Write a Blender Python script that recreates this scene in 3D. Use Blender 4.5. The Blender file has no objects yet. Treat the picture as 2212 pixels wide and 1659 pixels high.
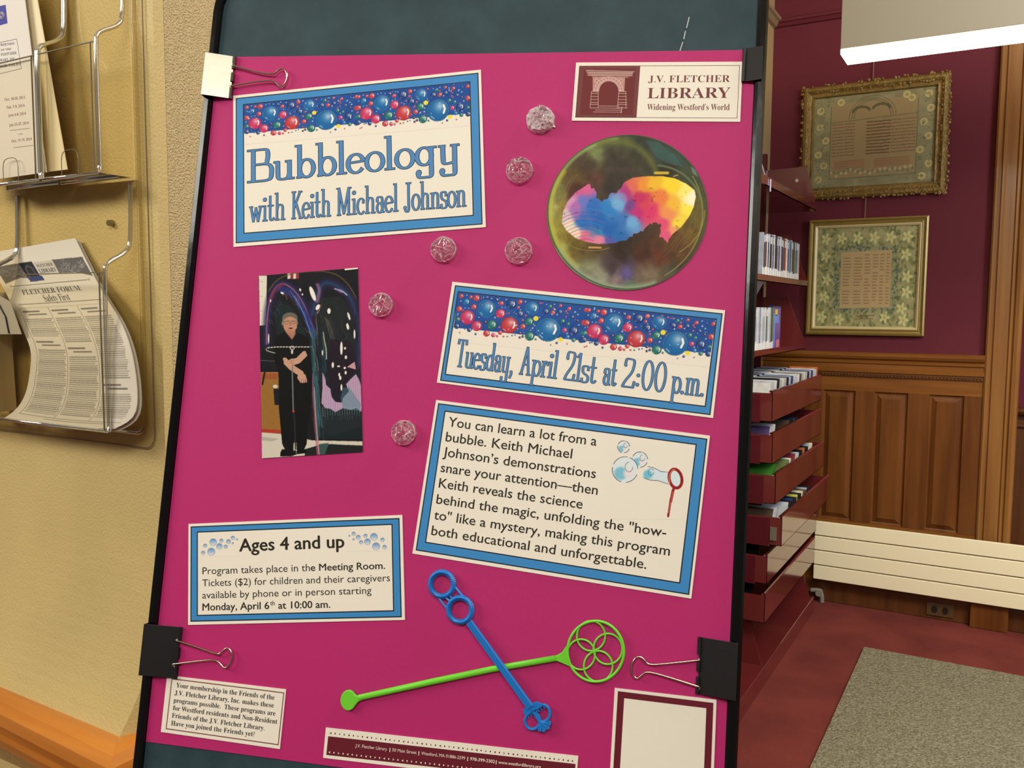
import bpy, math, random
import numpy as np
from mathutils import Matrix, Vector
random.seed(7); RNG = np.random.RandomState(7)
SC = bpy.context.scene
COL = SC.collection
PI = math.pi
CAMH = 1.45
# ------------------------------------------------------------------ camera
R = np.array([[0.8667623, -0.04763196, 0.49644165], [0.49868736, 0.07113402, -0.86385813], [0.00583336, 0.99632883, 0.08540975]])
cam = bpy.data.cameras.new('camera')
cam.sensor_width = 36.0; cam.lens = 1880.0 / 2212.0 * 36.0
cam.clip_start = 0.02; cam.clip_end = 60
camo = bpy.data.objects.new('camera', cam); COL.objects.link(camo)
M = Matrix.Identity(4)
for i in range(3):
    for j in range(3): M[i][j] = R[i, j]
M.translation = (0, 0, CAMH)
camo.matrix_world = M
SC.camera = camo
# ------------------------------------------------------------------ world, lights, exposure
SC.view_settings.view_transform = 'Standard'; SC.view_settings.look = 'None'
SC.view_settings.gamma = 1.0; SC.view_settings.exposure = 0.0
SC.view_settings.use_curve_mapping = False
wd = bpy.data.worlds.new('world'); wd.use_nodes = True
wd.node_tree.nodes['Background'].inputs[0].default_value = (1.0, 0.88, 0.72, 1)
wd.node_tree.nodes['Background'].inputs[1].default_value = 0.16
SC.world = wd
try: SC.cycles.transparent_max_bounces = 32
except Exception: pass
def area(name, loc, target, sx, sy, power, col):
    l = bpy.data.lights.new(name, 'AREA'); l.shape = 'RECTANGLE'; l.size = sx; l.size_y = sy
    l.energy = power; l.color = col
    o = bpy.data.objects.new(name, l); COL.objects.link(o); o.location = loc
    o.rotation_euler = (Vector(target) - Vector(loc)).to_track_quat('-Z', 'Y').to_euler()
    return o
area('ceiling_light_over_board', (0.6, -1.5, 3.0), (-0.4, 0.7, 1.2), 1.8, 0.7, 49, (1.0, 0.955, 0.88))
area('ceiling_light_over_hall', (-2.5, -1.2, 2.8), (-1.4, 0.8, 1.2), 1.6, 0.6, 52, (1.0, 0.95, 0.84))
area('far_side_fill', (1.3, 1.6, 3.2), (-0.3, 4.4, 0.4), 2.0, 0.5, 92, (1.0, 0.93, 0.82))  # unseen area light added to brighten the radiator and far wall
area('window_daylight', (1.55, 2.6, 2.1), (-0.1, 4.5, 1.9), 0.7, 1.2, 34, (0.66, 0.76, 1.0))

# ------------------------------------------------------------------ pixel helpers: a point seen in the picture put on a real plane
def ray(px, py):
    d = np.array([px - 1106.0, -(py - 829.5), -1880.0]); d /= np.linalg.norm(d)
    return R @ d
CP = np.array([0, 0, CAMH])
def at_y(px, py, y): d = ray(px, py); return CP + d * y / d[1]
def at_x(px, py, x): d = ray(px, py); return CP + d * x / d[0]
BO = np.array([-0.7279942, 0.54049602, CAMH - 0.43015876])
bu = np.array([0.93985853, 0.34019139, -0.03059014]); bv = np.array([-0.0405108, 0.18682016, 0.98155851])
bu /= np.linalg.norm(bu); bv -= bu * (bu @ bv); bv /= np.linalg.norm(bv); bn = np.cross(bu, bv)
BM = Matrix.Identity(4)
for i in range(3): BM[i][0] = bu[i]; BM[i][1] = bv[i]; BM[i][2] = bn[i]; BM[i][3] = BO[i]
def bd(px, py, h=0.0):
    d = ray(px, py); o = BO + bn * h
    t = ((o - CP) @ bn) / (d @ bn); q = CP + d * t - o
    return (float(q @ bu), float(q @ bv))
PW, PH = 0.5588, 0.7112
K4 = (430, 100, 3.45625); K5 = (900, 90, 2.765); P1 = (520, 560, 3.6075); P2 = (920, 590, 3.16)
P3 = (880, 850, 3.2529); P4 = (380, 1100, 4.2538); P5 = (680, 1200, 2.3532); P6 = (290, 1320, 4.893)
def cr(K, x, y): return (K[0] + x / K[2], K[1] + y / K[2])
def kb(K, x, y, h=0.0): return bd(*cr(K, x, y), h)

# ------------------------------------------------------------------ materials
def lin(c):
    if max(c) > 1.0: c = [v / 255.0 for v in c]
    return [v / 12.92 if v <= 0.04045 else ((v + 0.055) / 1.055) ** 2.4 for v in c]
MATS = {}
def mat(name, col, rough=0.6, metal=0.0, bump=0.0, bscale=50.0, spec=0.5, var=0.0, vscale=8.0, coat=0.0, emit=0.0, var_col=None, detail=4.0, bdist=0.002, stretch=None):
    if name in MATS: return MATS[name]
    m = bpy.data.materials.new(name); m.use_nodes = True; nt = m.node_tree; b = nt.nodes['Principled BSDF']
    c = lin(col); b.inputs['Base Color'].default_value = (*c, 1)
    b.inputs['Roughness'].default_value = rough; b.inputs['Metallic'].default_value = metal
    b.inputs['Specular IOR Level'].default_value = spec; b.inputs['Coat Weight'].default_value = coat
    b.inputs['Coat Roughness'].default_value = 0.08
    if emit: b.inputs['Emission Color'].default_value = (*c, 1); b.inputs['Emission Strength'].default_value = emit
    tc = nt.nodes.new('ShaderNodeTexCoord'); mp = nt.nodes.new('ShaderNodeMapping')
    nt.links.new(tc.outputs['Object'], mp.inputs['Vector'])
    if stretch: mp.inputs['Scale'].default_value = stretch
    n = nt.nodes.new('ShaderNodeTexNoise'); n.inputs['Scale'].default_value = vscale; n.inputs['Detail'].default_value = detail
    nt.links.new(mp.outputs[0], n.inputs['Vector'])
    if var > 0 or var_col:
        mx = nt.nodes.new('ShaderNodeMix'); mx.data_type = 'RGBA'
        c2 = lin(var_col) if var_col else [v * (1 - var) for v in c]
        mx.inputs['A'].default_value = (*c, 1); mx.inputs['B'].default_value = (*c2, 1)
        rp = nt.nodes.new('ShaderNodeValToRGB'); rp.color_ramp.elements[0].position = 0.35; rp.color_ramp.elements[1].position = 0.68
        nt.links.new(n.outputs['Fac'], rp.inputs[0]); nt.links.new(rp.outputs[0], mx.inputs['Factor'])
        nt.links.new(mx.outputs['Result'], b.inputs['Base Color'])
    if bump > 0:
        n2 = nt.nodes.new('ShaderNodeTexNoise'); n2.inputs['Scale'].default_value = bscale; n2.inputs['Detail'].default_value = detail
        nt.links.new(mp.outputs[0], n2.inputs['Vector'])
        bp = nt.nodes.new('ShaderNodeBump'); bp.inputs['Strength'].default_value = bump; bp.inputs['Distance'].default_value = bdist
        nt.links.new(n2.outputs['Fac'], bp.inputs['Height']); nt.links.new(bp.outputs[0], b.inputs['Normal'])
    MATS[name] = m; return m
def wood(name, c1, c2, rough=0.35, axis='Z', scale=1.0):
    if name in MATS: return MATS[name]
    s = {'X': (2, 30, 30), 'Y': (30, 2, 30), 'Z': (30, 30, 2)}[axis]
    m = mat(name, c1, rough, var_col=c2, vscale=scale, stretch=s, bump=0.08, bscale=scale * 3, detail=6, coat=0.08, spec=0.35)
    return m
def clear_mat(name, tint=(245, 245, 240), gloss=0.12, rough=0.05, white=0.0):
    m = bpy.data.materials.new(name); m.use_nodes = True; nt = m.node_tree; nt.nodes.clear()
    o = nt.nodes.new('ShaderNodeOutputMaterial'); t = nt.nodes.new('ShaderNodeBsdfTransparent'); g = nt.nodes.new('ShaderNodeBsdfGlossy')
    t.inputs[0].default_value = (*lin(tint), 1); g.inputs['Roughness'].default_value = rough
    lw = nt.nodes.new('ShaderNodeLayerWeight'); lw.inputs[0].default_value = gloss
    mx = nt.nodes.new('ShaderNodeMixShader'); nt.links.new(lw.outputs['Fresnel'], mx.inputs[0])
    nt.links.new(t.outputs[0], mx.inputs[1]); nt.links.new(g.outputs[0], mx.inputs[2]); last = mx
    if white > 0:
        d = nt.nodes.new('ShaderNodeBsdfDiffuse'); d.inputs[0].default_value = (0.9, 0.9, 0.88, 1)
        m2 = nt.nodes.new('ShaderNodeMixShader'); m2.inputs[0].default_value = white
        nt.links.new(mx.outputs[0], m2.inputs[1]); nt.links.new(d.outputs[0], m2.inputs[2]); last = m2
    nt.links.new(last.outputs[0], o.inputs[0]); MATS[name] = m; return m
PRINT = bpy.data.materials.new('printed_ink'); PRINT.use_nodes = True
_b = PRINT.node_tree.nodes['Principled BSDF']; _b.inputs['Roughness'].default_value = 0.5; _b.inputs['Specular IOR Level'].default_value = 0.12
_a = PRINT.node_tree.nodes.new('ShaderNodeAttribute'); _a.attribute_name = 'Ink'
PRINT.node_tree.links.new(_a.outputs['Color'], _b.inputs['Base Color'])
def ink(name, col, rough=0.5): return mat(name, col, rough, spec=0.25)

# ------------------------------------------------------------------ objects
class G:
    """collects polygons of one mesh"""
    def __init__(s): s.v = []; s.f = []
    def add(s, vs, fs):
        o = len(s.v); s.v += [tuple(float(c) for c in p) for p in vs]; s.f += [tuple(i + o for i in f) for f in fs]; return s
    def box(s, x0, x1, y0, y1, z0, z1):
        vs = [(x, y, z) for z in (z0, z1) for y in (y0, y1) for x in (x0, x1)]
        return s.add(vs, [(0, 2, 3, 1), (4, 5, 7, 6), (0, 1, 5, 4), (2, 6, 7, 3), (0, 4, 6, 2), (1, 3, 7, 5)])
    def poly(s, pts, h): return s.add([(p[0], p[1], h) for p in pts], [tuple(range(len(pts)))])
    def prism(s, pts, h0, h1):
        n = len(pts); a = sum(pts[i][0] * pts[(i + 1) % n][1] - pts[(i + 1) % n][0] * pts[i][1] for i in range(n))
        if a < 0: pts = pts[::-1]
        vs = [(p[0], p[1], h0) for p in pts] + [(p[0], p[1], h1) for p in pts]
        return s.add(vs, [tuple(range(n))[::-1], tuple(range(n, 2 * n))] + [(i, (i + 1) % n, n + (i + 1) % n, n + i) for i in range(n)])
    def sweep(s, prof, a, b, f):
        """profile (2D closed) extruded from a to b; f(u, v, w) -> point"""
        n = len(prof); vs = [f(p[0], p[1], a) for p in prof] + [f(p[0], p[1], b) for p in prof]
        return s.add(vs, [tuple(range(n))[::-1], tuple(range(n, 2 * n))] + [(i, (i + 1) % n, n + (i + 1) % n, n + i) for i in range(n)])
    def tube(s, pts, r, n=8, closed=False, flat=1.0, nrm=None):
        P = [np.array(p, float) for p in pts]; m = len(P); base = len(s.v); rs = r if hasattr(r, '__len__') else [r] * m
        up = np.array(nrm if nrm is not None else (0, 0, 1.0)); rings = []
        for i in range(m):
            if closed: t = P[(i + 1) % m] - P[i - 1]
            else: t = P[min(i + 1, m - 1)] - P[max(i - 1, 0)]
            t = t / (np.linalg.norm(t) + 1e-12); a = np.cross(t, up)
            if np.linalg.norm(a) < 1e-3: a = np.cross(t, np.array((1.0, 0.01, 0)))
            a /= np.linalg.norm(a); c = np.cross(a, t)
            for k in range(n):
                an = 2 * PI * k / n; s.v.append(tuple(P[i] + a * rs[i] * math.cos(an) + c * rs[i] * flat * math.sin(an)))
        for i in range(m if closed else m - 1):
            j = (i + 1) % m
            for k in range(n):
                s.f.append((base + i * n + k, base + i * n + (k + 1) % n, base + j * n + (k + 1) % n, base + j * n + k))
        if not closed:
            s.f.append(tuple(base + k for k in range(n))); s.f.append(tuple(base + (m - 1) * n + k for k in range(n))[::-1])
        return s
def chaikin(pts, it=2, closed=False):
    P = [np.array(p, float) for p in pts]
    for _ in range(it):
        Q = [] if closed else [P[0]]
        for i in range(len(P) if closed else len(P) - 1):
            a, b = P[i], P[(i + 1) % len(P)]; Q += [a * .75 + b * .25, a * .25 + b * .75]
        if not closed: Q.append(P[-1])
        P = Q
    return P
def circle(cx, cy, r, n=32, ry=None, a0=0.0):
    ry = r if ry is None else ry
    return [(cx + r * math.cos(a0 + 2 * PI * i / n), cy + ry * math.sin(a0 + 2 * PI * i / n)) for i in range(n)]
def link_mesh(name, me, m, parent):
    o = bpy.data.objects.new(name, me)
    if m is not None and not me.materials: me.materials.append(m)
    COL.objects.link(o)
    if parent is not None: o.parent = parent
    return o
def mk(name, g, m, parent=None, ctr=(0, 0, 0), smooth=False, bevel=0.0, mats=None, fm=None):
    me = bpy.data.meshes.new(name)
    me.from_pydata([(p[0] - ctr[0], p[1] - ctr[1], p[2] - ctr[2]) for p in g.v], [], g.f)
    if mats:
        for q in mats: me.materials.append(q)
        for p, i in zip(me.polygons, fm): p.material_index = i
    if smooth: me.polygons.foreach_set('use_smooth', [True] * len(me.polygons))
    me.update(); o = link_mesh(name, me, m, parent)
    if bevel > 0:
        bv_ = o.modifiers.new('bevel', 'BEVEL'); bv_.width = bevel; bv_.segments = 2; bv_.limit_method = 'ANGLE'
    return o
def tag(o, label=None, cat=None, group=None, kind=None):
    if label: o['label'] = label
    if cat: o['category'] = cat
    if group: o['group'] = group
    if kind: o['kind'] = kind
    return o
I4 = Matrix.Identity(4)
class Thing:
    def __init__(s, name, label, cat, ctr=(0, 0, 0), frame=I4, group=None):
        s.ctr = ctr; s.o = bpy.data.objects.new(name, None); s.o.empty_display_size = 0.05; COL.objects.link(s.o)
        s.o.matrix_world = frame @ Matrix.Translation(ctr); tag(s.o, label, cat, group)
    def part(s, name, g, m, parent=None, label=None, **k):
        o = mk(name, g, m, parent or s.o, s.ctr, **k)
        if label: o['label'] = label
        return o
def single(name, g, m, label, cat, ctr=(0, 0, 0), frame=I4, group=None, kind=None, **k):
    o = mk(name, g, m, None, ctr, **k); o.matrix_world = frame @ Matrix.Translation(ctr); return tag(o, label, cat, group, kind)
def struct(name, g, m, **k):
    o = mk(name, g, m, **k); o['kind'] = 'structure'; return o
def mean(ps): return tuple(sum(p[i] for p in ps) / len(ps) for i in range(len(ps[0])))

# ------------------------------------------------------------------ lettering from Blender's own built-in font
_cache = {}
def font_mesh(s, bold=0.0, serif=False):
    if serif: s = ''.join(chr(0x1D400 + ord(c) - 65) if 'A' <= c <= 'Z' else chr(0x1D41A + ord(c) - 97) if 'a' <= c <= 'z' else chr(0x1D7CE + ord(c) - 48) if '0' <= c <= '9' else c for c in s)
    k = (s, bold)
    if k in _cache: return _cache[k]
    cu = bpy.data.curves.new('lettering_source', 'FONT'); cu.body = s; cu.size = 1; cu.offset = bold; cu.resolution_u = 3
    o = bpy.data.objects.new('lettering_source', cu); COL.objects.link(o)
    dg = bpy.context.evaluated_depsgraph_get(); me = bpy.data.meshes.new_from_object(o.evaluated_get(dg))
    v = np.array([q.co[:] for q in me.vertices]).reshape(-1, 3)[:, :2]; f = [tuple(p.vertices) for p in me.polygons]
    bpy.data.objects.remove(o); bpy.data.curves.remove(cu); bpy.data.meshes.remove(me)
    _cache[k] = (v, f); return _cache[k]
def put_text(g, s, p0, p1, cap, h=0.0, bold=0.0, serif=False, fmap=None):
    if bold > 0 and fmap is None:
        b = bold * cap / .7; ex = np.array(p1, float) - np.array(p0, float); ex /= np.linalg.norm(ex); ey = np.array((-ex[1], ex[0]))
        for k, (a, c) in enumerate(((-b, 0), (b, 0), (0, b * .6), (0, -b * .6))):
            put_text(g, s, np.array(p0) + ex * (b + a) + ey * c, np.array(p1) + ex * (a - b) + ey * c, cap, h + k * 1e-5, 0.0, serif)
        return
    """text whose ink runs from p0 to p1 along the baseline (2D points), capital height cap"""
    v, f = font_mesh(s, bold, serif)
    if not len(v): return
    hv, _ = font_mesh('H', 0.0, serif); ch = hv[:, 1].max()
    p0 = np.array(p0, float); p1 = np.array(p1, float); L = np.linalg.norm(p1 - p0); ex = (p1 - p0) / L
    ey = np.array((-ex[1], ex[0]))
    if fmap is not None: ey = -ey
    x0, x1 = v[:, 0].min(), v[:, 0].max(); q = p0 + np.outer((v[:, 0] - x0) / (x1 - x0) * L, ex) + np.outer(v[:, 1] / ch * cap, ey)
    if fmap is None: g.add([(a, b, h) for a, b in q], f)
    else: g.add([fmap(a, b) for a, b in q], f)
def btext(g, K, s, a, b, cap, h, **k):
    p0 = kb(K, *a); p1 = kb(K, *b); sc = math.dist(p0, p1) / (math.dist(a, b))
    put_text(g, s, p0, p1, cap * sc, h, **k)

# ------------------------------------------------------------------ decorative slab letters drawn as pen strokes
def E(cx, cy, rx, ry, a0=0, a1=360):
    n = 22; return ('c', [(cx + rx * math.cos(math.radians(a0 + (a1 - a0) * i / n)), cy + ry * math.sin(math.radians(a0 + (a1 - a0) * i / n))) for i in range(n + 1)])
def L(*p): return ('l', list(p))
def C(*p): return ('c', [tuple(q) for q in chaikin(p, 3)])
def D(x, y, r=.055): return ('d', [(x, y), r])
SL = {
 'B': (.8, [L((.19, 0), (.19, 1)), L((0, 1), (.42, 1)), L((0, 0), (.42, 0)), C((.4, 1), (.62, 1), (.66, .88), (.66, .75), (.62, .55), (.5, .53), (.2, .53)), C((.4, .53), (.68, .53), (.78, .4), (.78, .27), (.76, .05), (.6, 0), (.4, 0))]),
 'u': (.64, [L((0, .55), (.16, .55)), C((.13, .55), (.13, .2), (.14, .02), (.3, -.02), (.45, .03), (.5, .16)), L((.5, .55), (.5, 0)), L((.37, .55), (.5, .55)), L((.5, 0), (.65, 0))]),
 'b': (.62, [L((0, 1), (.14, 1)), L((.14, 1), (.14, 0)), L((.05, 0), (.14, 0)), E(.36, .27, .22, .28)]),
 'd': (.6, [E(.25, .27, .22, .28), L((.34, 1), (.46, 1)), L((.46, 1), (.46, 0)), L((.46, 0), (.6, 0))]),
 'l': (.3, [L((0, 1), (.14, 1)), L((.14, 1), (.14, 0)), L((0, 0), (.3, 0))]),
 'e': (.53, [E(.26, .27, .24, .29, 12, 325), L((.04, .3), (.49, .33))]),
 'o': (.56, [E(.28, .27, .25, .29)]),
 'c': (.5, [E(.27, .27, .24, .29, 42, 318), D(.42, .42, .05)]),
 'g': (.66, [E(.27, .29, .22, .27), L((.48, .55), (.48, -.12)), C((.48, -.1), (.48, -.36), (.28, -.36), (.1, -.36), (.08, -.2)), L((.4, .55), (.64, .55)), D(.1, -.2, .05)]),
 'y': (.66, [L((0, .55), (.2, .55)), C((.13, .55), (.13, .2), (.14, .0), (.3, .0), (.46, .03), (.48, .16)), L((.48, .55), (.48, -.12)), C((.48, -.1), (.48, -.36), (.28, -.36), (.12, -.36), (.08, -.22)), L((.36, .55), (.62, .55)), D(.1, -.22, .05)]),
 'w': (.8, [L((.08, .55), (.24, 0)), L((.24, 0), (.4, .5)), L((.4, .5), (.54, 0)), L((.54, 0), (.7, .55)), L((-.02, .55), (.19, .55)), L((.58, .55), (.82, .55))]),
 'i': (.3, [L((0, .55), (.14, .55)), L((.14, .55), (.14, 0)), L((0, 0), (.3, 0)), D(.13, .8, .075)]),
 't': (.42, [C((.15, .92), (.15, .3), (.15, .02), (.28, -.02), (.4, .08)), L((0, .55), (.36, .55))]),
 'h': (.66, [L((0, 1), (.14, 1)), L((.14, 1), (.14, 0)), C((.14, .36), (.2, .55), (.36, .57), (.5, .52), (.5, .3)), L((.5, .35), (.5, 0)), L((.02, 0), (.28, 0)), L((.4, 0), (.66, 0))]),
 'n': (.66, [L((0, .55), (.14, .55)), L((.14, .55), (.14, 0)), C((.14, .36), (.2, .55), (.36, .57), (.5, .52), (.5, .3)), L((.5, .35), (.5, 0)), L((.02, 0), (.28, 0)), L((.4, 0), (.66, 0))]),
 'm': (.98, [L((0, .55), (.14, .55)), L((.14, .55), (.14, 0)), C((.14, .36), (.2, .55), (.34, .57), (.46, .52), (.46, .3)), L((.46, .35), (.46, 0)), C((.46, .36), (.54, .55), (.66, .57), (.8, .52), (.8, .3)), L((.8, .35), (.8, 0)), L((.02, 0), (.26, 0)), L((.36, 0), (.56, 0)), L((.7, 0), (.96, 0))]),
 'K': (.74, [L((.16, 0), (.16, 1)), L((.02, 1), (.3, 1)), L((.02, 0), (.3, 0)), L((.2, .42), (.6, 1)), L((.5, 1), (.74, 1)), L((.32, .58), (.64, 0)), L((.54, 0), (.78, 0))]),
 'M': (.98, [L((.16, 0), (.16, 1)), L((.16, 1), (.48, .05)), L((.48, .05), (.8, 1)), L((.8, 1), (.8, 0)), L((0, 1), (.18, 1)), L((.78, 1), (.96, 1)), L((.04, 0), (.28, 0)), L((.68, 0), (.94, 0))]),
 'a': (.56, [C((.08, .42), (.1, .56), (.27, .57), (.42, .55), (.42, .3)), L((.42, .35), (.42, 0)), E(.25, .16, .17, .18), L((.42, 0), (.56, 0)), D(.1, .42, .045)]),
 'J': (.5, [L((.12, 1), (.48, 1)), C((.3, 1), (.3, .3), (.32, -.06), (.1, -.06), (.03, .1)), D(.05, .1, .055)]),
 's': (.46, [C((.38, .42), (.36, .57), (.2, .57), (.04, .56), (.05, .38), (.12, .3), (.3, .25), (.42, .18), (.4, .0), (.22, -.03), (.06, -.02), (.04, .12))]),
 'T': (.66, [L((.01, 1), (.63, 1)), L((.32, 1), (.32, 0)), L((.02, 1), (.0, .86)), L((.62, 1), (.64, .86)), L((.16, 0), (.48, 0))]),
 'A': (.74, [L((.36, 1), (.12, 0)), L((.36, 1), (.62, 0)), L((.2, .36), (.54, .36)), L((0, 0), (.24, 0)), L((.48, 0), (.76, 0))]),
 'p': (.62, [L((0, .55), (.14, .55)), L((.14, .55), (.14, -.36)), L((0, -.36), (.3, -.36)), E(.36, .27, .22, .28)]),
 'r': (.46, [L((0, .55), (.14, .55)), L((.14, .55), (.14, 0)), L((0, 0), (.3, 0)), C((.14, .36), (.2, .56), (.34, .56), (.42, .46)), D(.4, .46, .045)]),
 '2': (.6, [C((.06, .78), (.08, 1.03), (.28, 1.02), (.5, 1.0), (.48, .7), (.4, .5), (.12, .2), (.03, .0)), L((.03, 0), (.54, 0)), L((.54, 0), (.58, .2)), D(.08, .78, .05)]),
 '1': (.36, [L((.2, 1), (.2, 0)), L((.02, .86), (.2, 1)), L((.04, 0), (.36, 0))]),
 '0': (.58, [E(.29, .5, .23, .53)]), ',': (.24, [C((.12, .06), (.16, -.04), (.05, -.2)), D(.11, .03, .05)]),
 '.': (.24, [D(.1, .035, .06)]), ':': (.26, [D(.12, .12, .06), D(.12, .46, .06)]), ' ': (.3, []),
}
def slab(gf, go, text, p0, p1, cap, thick, thin, out, h):
    """slab letters: gf fill, go the dark outline under it"""
    p0 = np.array(p0, float); p1 = np.array(p1, float); Ln = np.linalg.norm(p1 - p0); ex = (p1 - p0) / Ln; ey = np.array((-ex[1], ex[0]))
    W = sum(SL[c][0] for c in text); sx = Ln / W; x = 0.0
    for c in text:
        w, st = SL[c]
        for k, (ty, pts) in enumerate(st):
            hz = k * 1.2e-5
            if ty == 'd':
                q = p0 + ex * (x + w * .03 + pts[0][0] * .94) * sx + ey * pts[0][1] * cap; r = max(thick * .5, pts[1] * cap * .9) if pts[1] > .054 else thick * .62
                gf.poly([tuple(q + ex * a + ey * b) for a, b in circle(0, 0, r, 12)], h + 0.00011 + hz)
                go.poly([tuple(q + ex * a + ey * b) for a, b in circle(0, 0, r + out, 12)], h + hz); continue
            Q = [p0 + ex * (x + w * .03 + a * .94) * sx + ey * b * cap for a, b in pts]; m = len(Q)
            for g2, o_, hh in ((gf, 0.0, h + 0.00011 + hz), (go, out, h + hz)):
                le = []; ri = []
                closed = ty == 'c' and np.linalg.norm(Q[0] - Q[-1]) < 1e-6
                for i in range(m):
                    t = Q[min(i + 1, m - 1)] - Q[max(i - 1, 0)]
                    if closed and i in (0, m - 1): t = Q[1] - Q[-2]
                    t = t / (np.linalg.norm(t) + 1e-12); a = abs(t @ ey) ** 1.6; wd_ = (thin + (thick - thin) * a) / 2 + o_
                    e = 0.0
                    if not closed and i == 0: e = -(o_ + (thin * .45 if ty == 'l' and a > .7 else 0))
                    if not closed and i == m - 1: e = o_ + (thin * .45 if ty == 'l' and a > .7 else 0)
                    nrm = np.array((-t[1], t[0])); le.append(Q[i] + t * e + nrm * wd_); ri.append(Q[i] + t * e - nrm * wd_)
                vs = [(*p, hh) for p in le + ri]; g2.add(vs, [(i, i + 1, m + i + 1, m + i)[::-1] for i in range(m - 1)])
        x += w

# ------------------------------------------------------------------ printed pictures: small painter whose ink ends up as vertex colours of a fine flat mesh
def vnoise(w, h, cells, seed):
    r = np.random.RandomState(seed); g = r.rand(cells + 2, cells + 2); y = np.linspace(0, cells, h); x = np.linspace(0, cells, w)
    yi = y.astype(int); xi = x.astype(int); fy = (y - yi)[:, None]; fx = (x - xi)[None]; fy = fy * fy * (3 - 2 * fy); fx = fx * fx * (3 - 2 * fx)
    a = g[yi][:, xi]; b = g[yi][:, xi + 1]; c = g[yi + 1][:, xi]; d = g[yi + 1][:, xi + 1]
    return (a * (1 - fx) + b * fx) * (1 - fy) + (c * (1 - fx) + d * fx) * fy
def fnoise(w, h, cells, seed): return (vnoise(w, h, cells, seed) + .5 * vnoise(w, h, cells * 2, seed + 1) + .25 * vnoise(w, h, cells * 4, seed + 2)) / 1.75
class Canvas:
    def __init__(s, x0, y0, x1, y1, den, bg):
        s.x0, s.y0, s.den = x0, y0, den; s.w = max(2, int((x1 - x0) * den)); s.h = max(2, int((y1 - y0) * den)); s.x1, s.y1 = x1, y1
        s.I = np.empty((s.h, s.w, 3)); s.I[:] = np.array(bg, float)
        s.X = x0 + (np.arange(s.w) + .5) / den; s.Y = y0 + (np.arange(s.h) + .5) / den
    def win(s, xa, ya, xb, yb):
        i0 = max(0, int((xa - s.x0) * s.den) - 2); i1 = min(s.w, int((xb - s.x0) * s.den) + 3)
        j0 = max(0, int((ya - s.y0) * s.den) - 2); j1 = min(s.h, int((yb - s.y0) * s.den) + 3)
        return (slice(j0, j1), slice(i0, i1)) if i1 > i0 and j1 > j0 else None
    def blend(s, w, m, col):
        c = np.array(col, float); s.I[w] = s.I[w] * (1 - m[..., None]) + (c if c.ndim == 3 else c) * m[..., None]
    def poly(s, pts, col, al=1.0):
        xs = [p[0] for p in pts]; ys = [p[1] for p in pts]; w = s.win(min(xs), min(ys), max(xs), max(ys))
        if w is None: return
        X, Y = np.meshgrid(s.X[w[1]], s.Y[w[0]]); m = np.zeros(X.shape, bool); n = len(pts)
        for i in range(n):
            (xa, ya), (xb, yb) = pts[i], pts[(i + 1) % n]
            if ya == yb: continue
            m ^= ((Y < ya) != (Y < yb)) & (X < (xb - xa) * (Y - ya) / (yb - ya) + xa)
        s.blend(w, m * al, col)
    def mask(s, pts):
        X, Y = np.meshgrid(s.X, s.Y); m = np.zeros(X.shape, bool); n = len(pts)
        for i in range(n):
            (xa, ya), (xb, yb) = pts[i], pts[(i + 1) % n]
            if ya == yb: continue
            m ^= ((Y < ya) != (Y < yb)) & (X < (xb - xa) * (Y - ya) / (yb - ya) + xa)
        return m
    def disc(s, cx, cy, r, col, ry=None, al=1.0, soft=0.0, rot=0.0):
        ry = r if ry is None else ry; q = max(r, ry) * (1 + soft) + 2; w = s.win(cx - q, cy - q, cx + q, cy + q)
        if w is None: return
        X, Y = np.meshgrid(s.X[w[1]] - cx, s.Y[w[0]] - cy)
        if rot: X, Y = X * math.cos(rot) + Y * math.sin(rot), -X * math.sin(rot) + Y * math.cos(rot)
        d = np.sqrt((X / r) ** 2 + (Y / ry) ** 2); e = max(soft, 1.0 / (s.den * max(min(r, ry), .5)))
        s.blend(w, np.clip((1 - d) / e + .5, 0, 1) * al, col)
    def line(s, pts, wd_, col, al=1.0, closed=False, soft=0.0):
        if closed: pts = list(pts) + [pts[0]]
        xs = [p[0] for p in pts]; ys = [p[1] for p in pts]; q = wd_; w = s.win(min(xs) - q, min(ys) - q, max(xs) + q, max(ys) + q)
        if w is None: return
        X, Y = np.meshgrid(s.X[w[1]], s.Y[w[0]]); d = np.full(X.shape, 1e9)
        for (xa, ya), (xb, yb) in zip(pts[:-1], pts[1:]):
            dx, dy = xb - xa, yb - ya; t = np.clip(((X - xa) * dx + (Y - ya) * dy) / (dx * dx + dy * dy + 1e-9), 0, 1)
            d = np.minimum(d, np.hypot(X - xa - t * dx, Y - ya - t * dy))
        e = max(1.0 / s.den, soft * wd_); s.blend(w, np.clip((wd_ / 2 - d) / e + .5, 0, 1) * al, col)
    def ball(s, cx, cy, r, col, big=False):
        q = r + 2; w = s.win(cx - q, cy - q, cx + q, cy + q)
        if w is None: return
        X, Y = np.meshgrid((s.X[w[1]] - cx) / r, (s.Y[w[0]] - cy) / r); d = np.hypot(X, Y); c = np.array(col, float)
        k = np.clip(1 - np.hypot(X - .18, Y + .35) / 1.0, 0, 1)[..., None]; rim = np.clip((d - .72) / .28, 0, 1)[..., None]
        a = c * .86 + (np.array((238, 244, 250)) - c * .86) * (k ** 2.2) * .72; a = a * (1 - rim * .2)
        s.blend(w, np.clip((1 - d) * r * s.den + .5, 0, 1), a)
        if r * s.den > 5:
            s.line([(cx + r * .5, cy - r * .42), (cx + r * .62, cy - r * .1), (cx + r * .5, cy + r * .28)], r * .16, (248, 247, 240))
            s.line([(cx - r * .62, cy + r * .5), (cx - r * .35, cy + r * .72)], r * .07, (225, 235, 245), .7)
        else: s.disc(cx + r * .35, cy - r * .35, r * .32, (245, 245, 240), al=.9)
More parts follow.
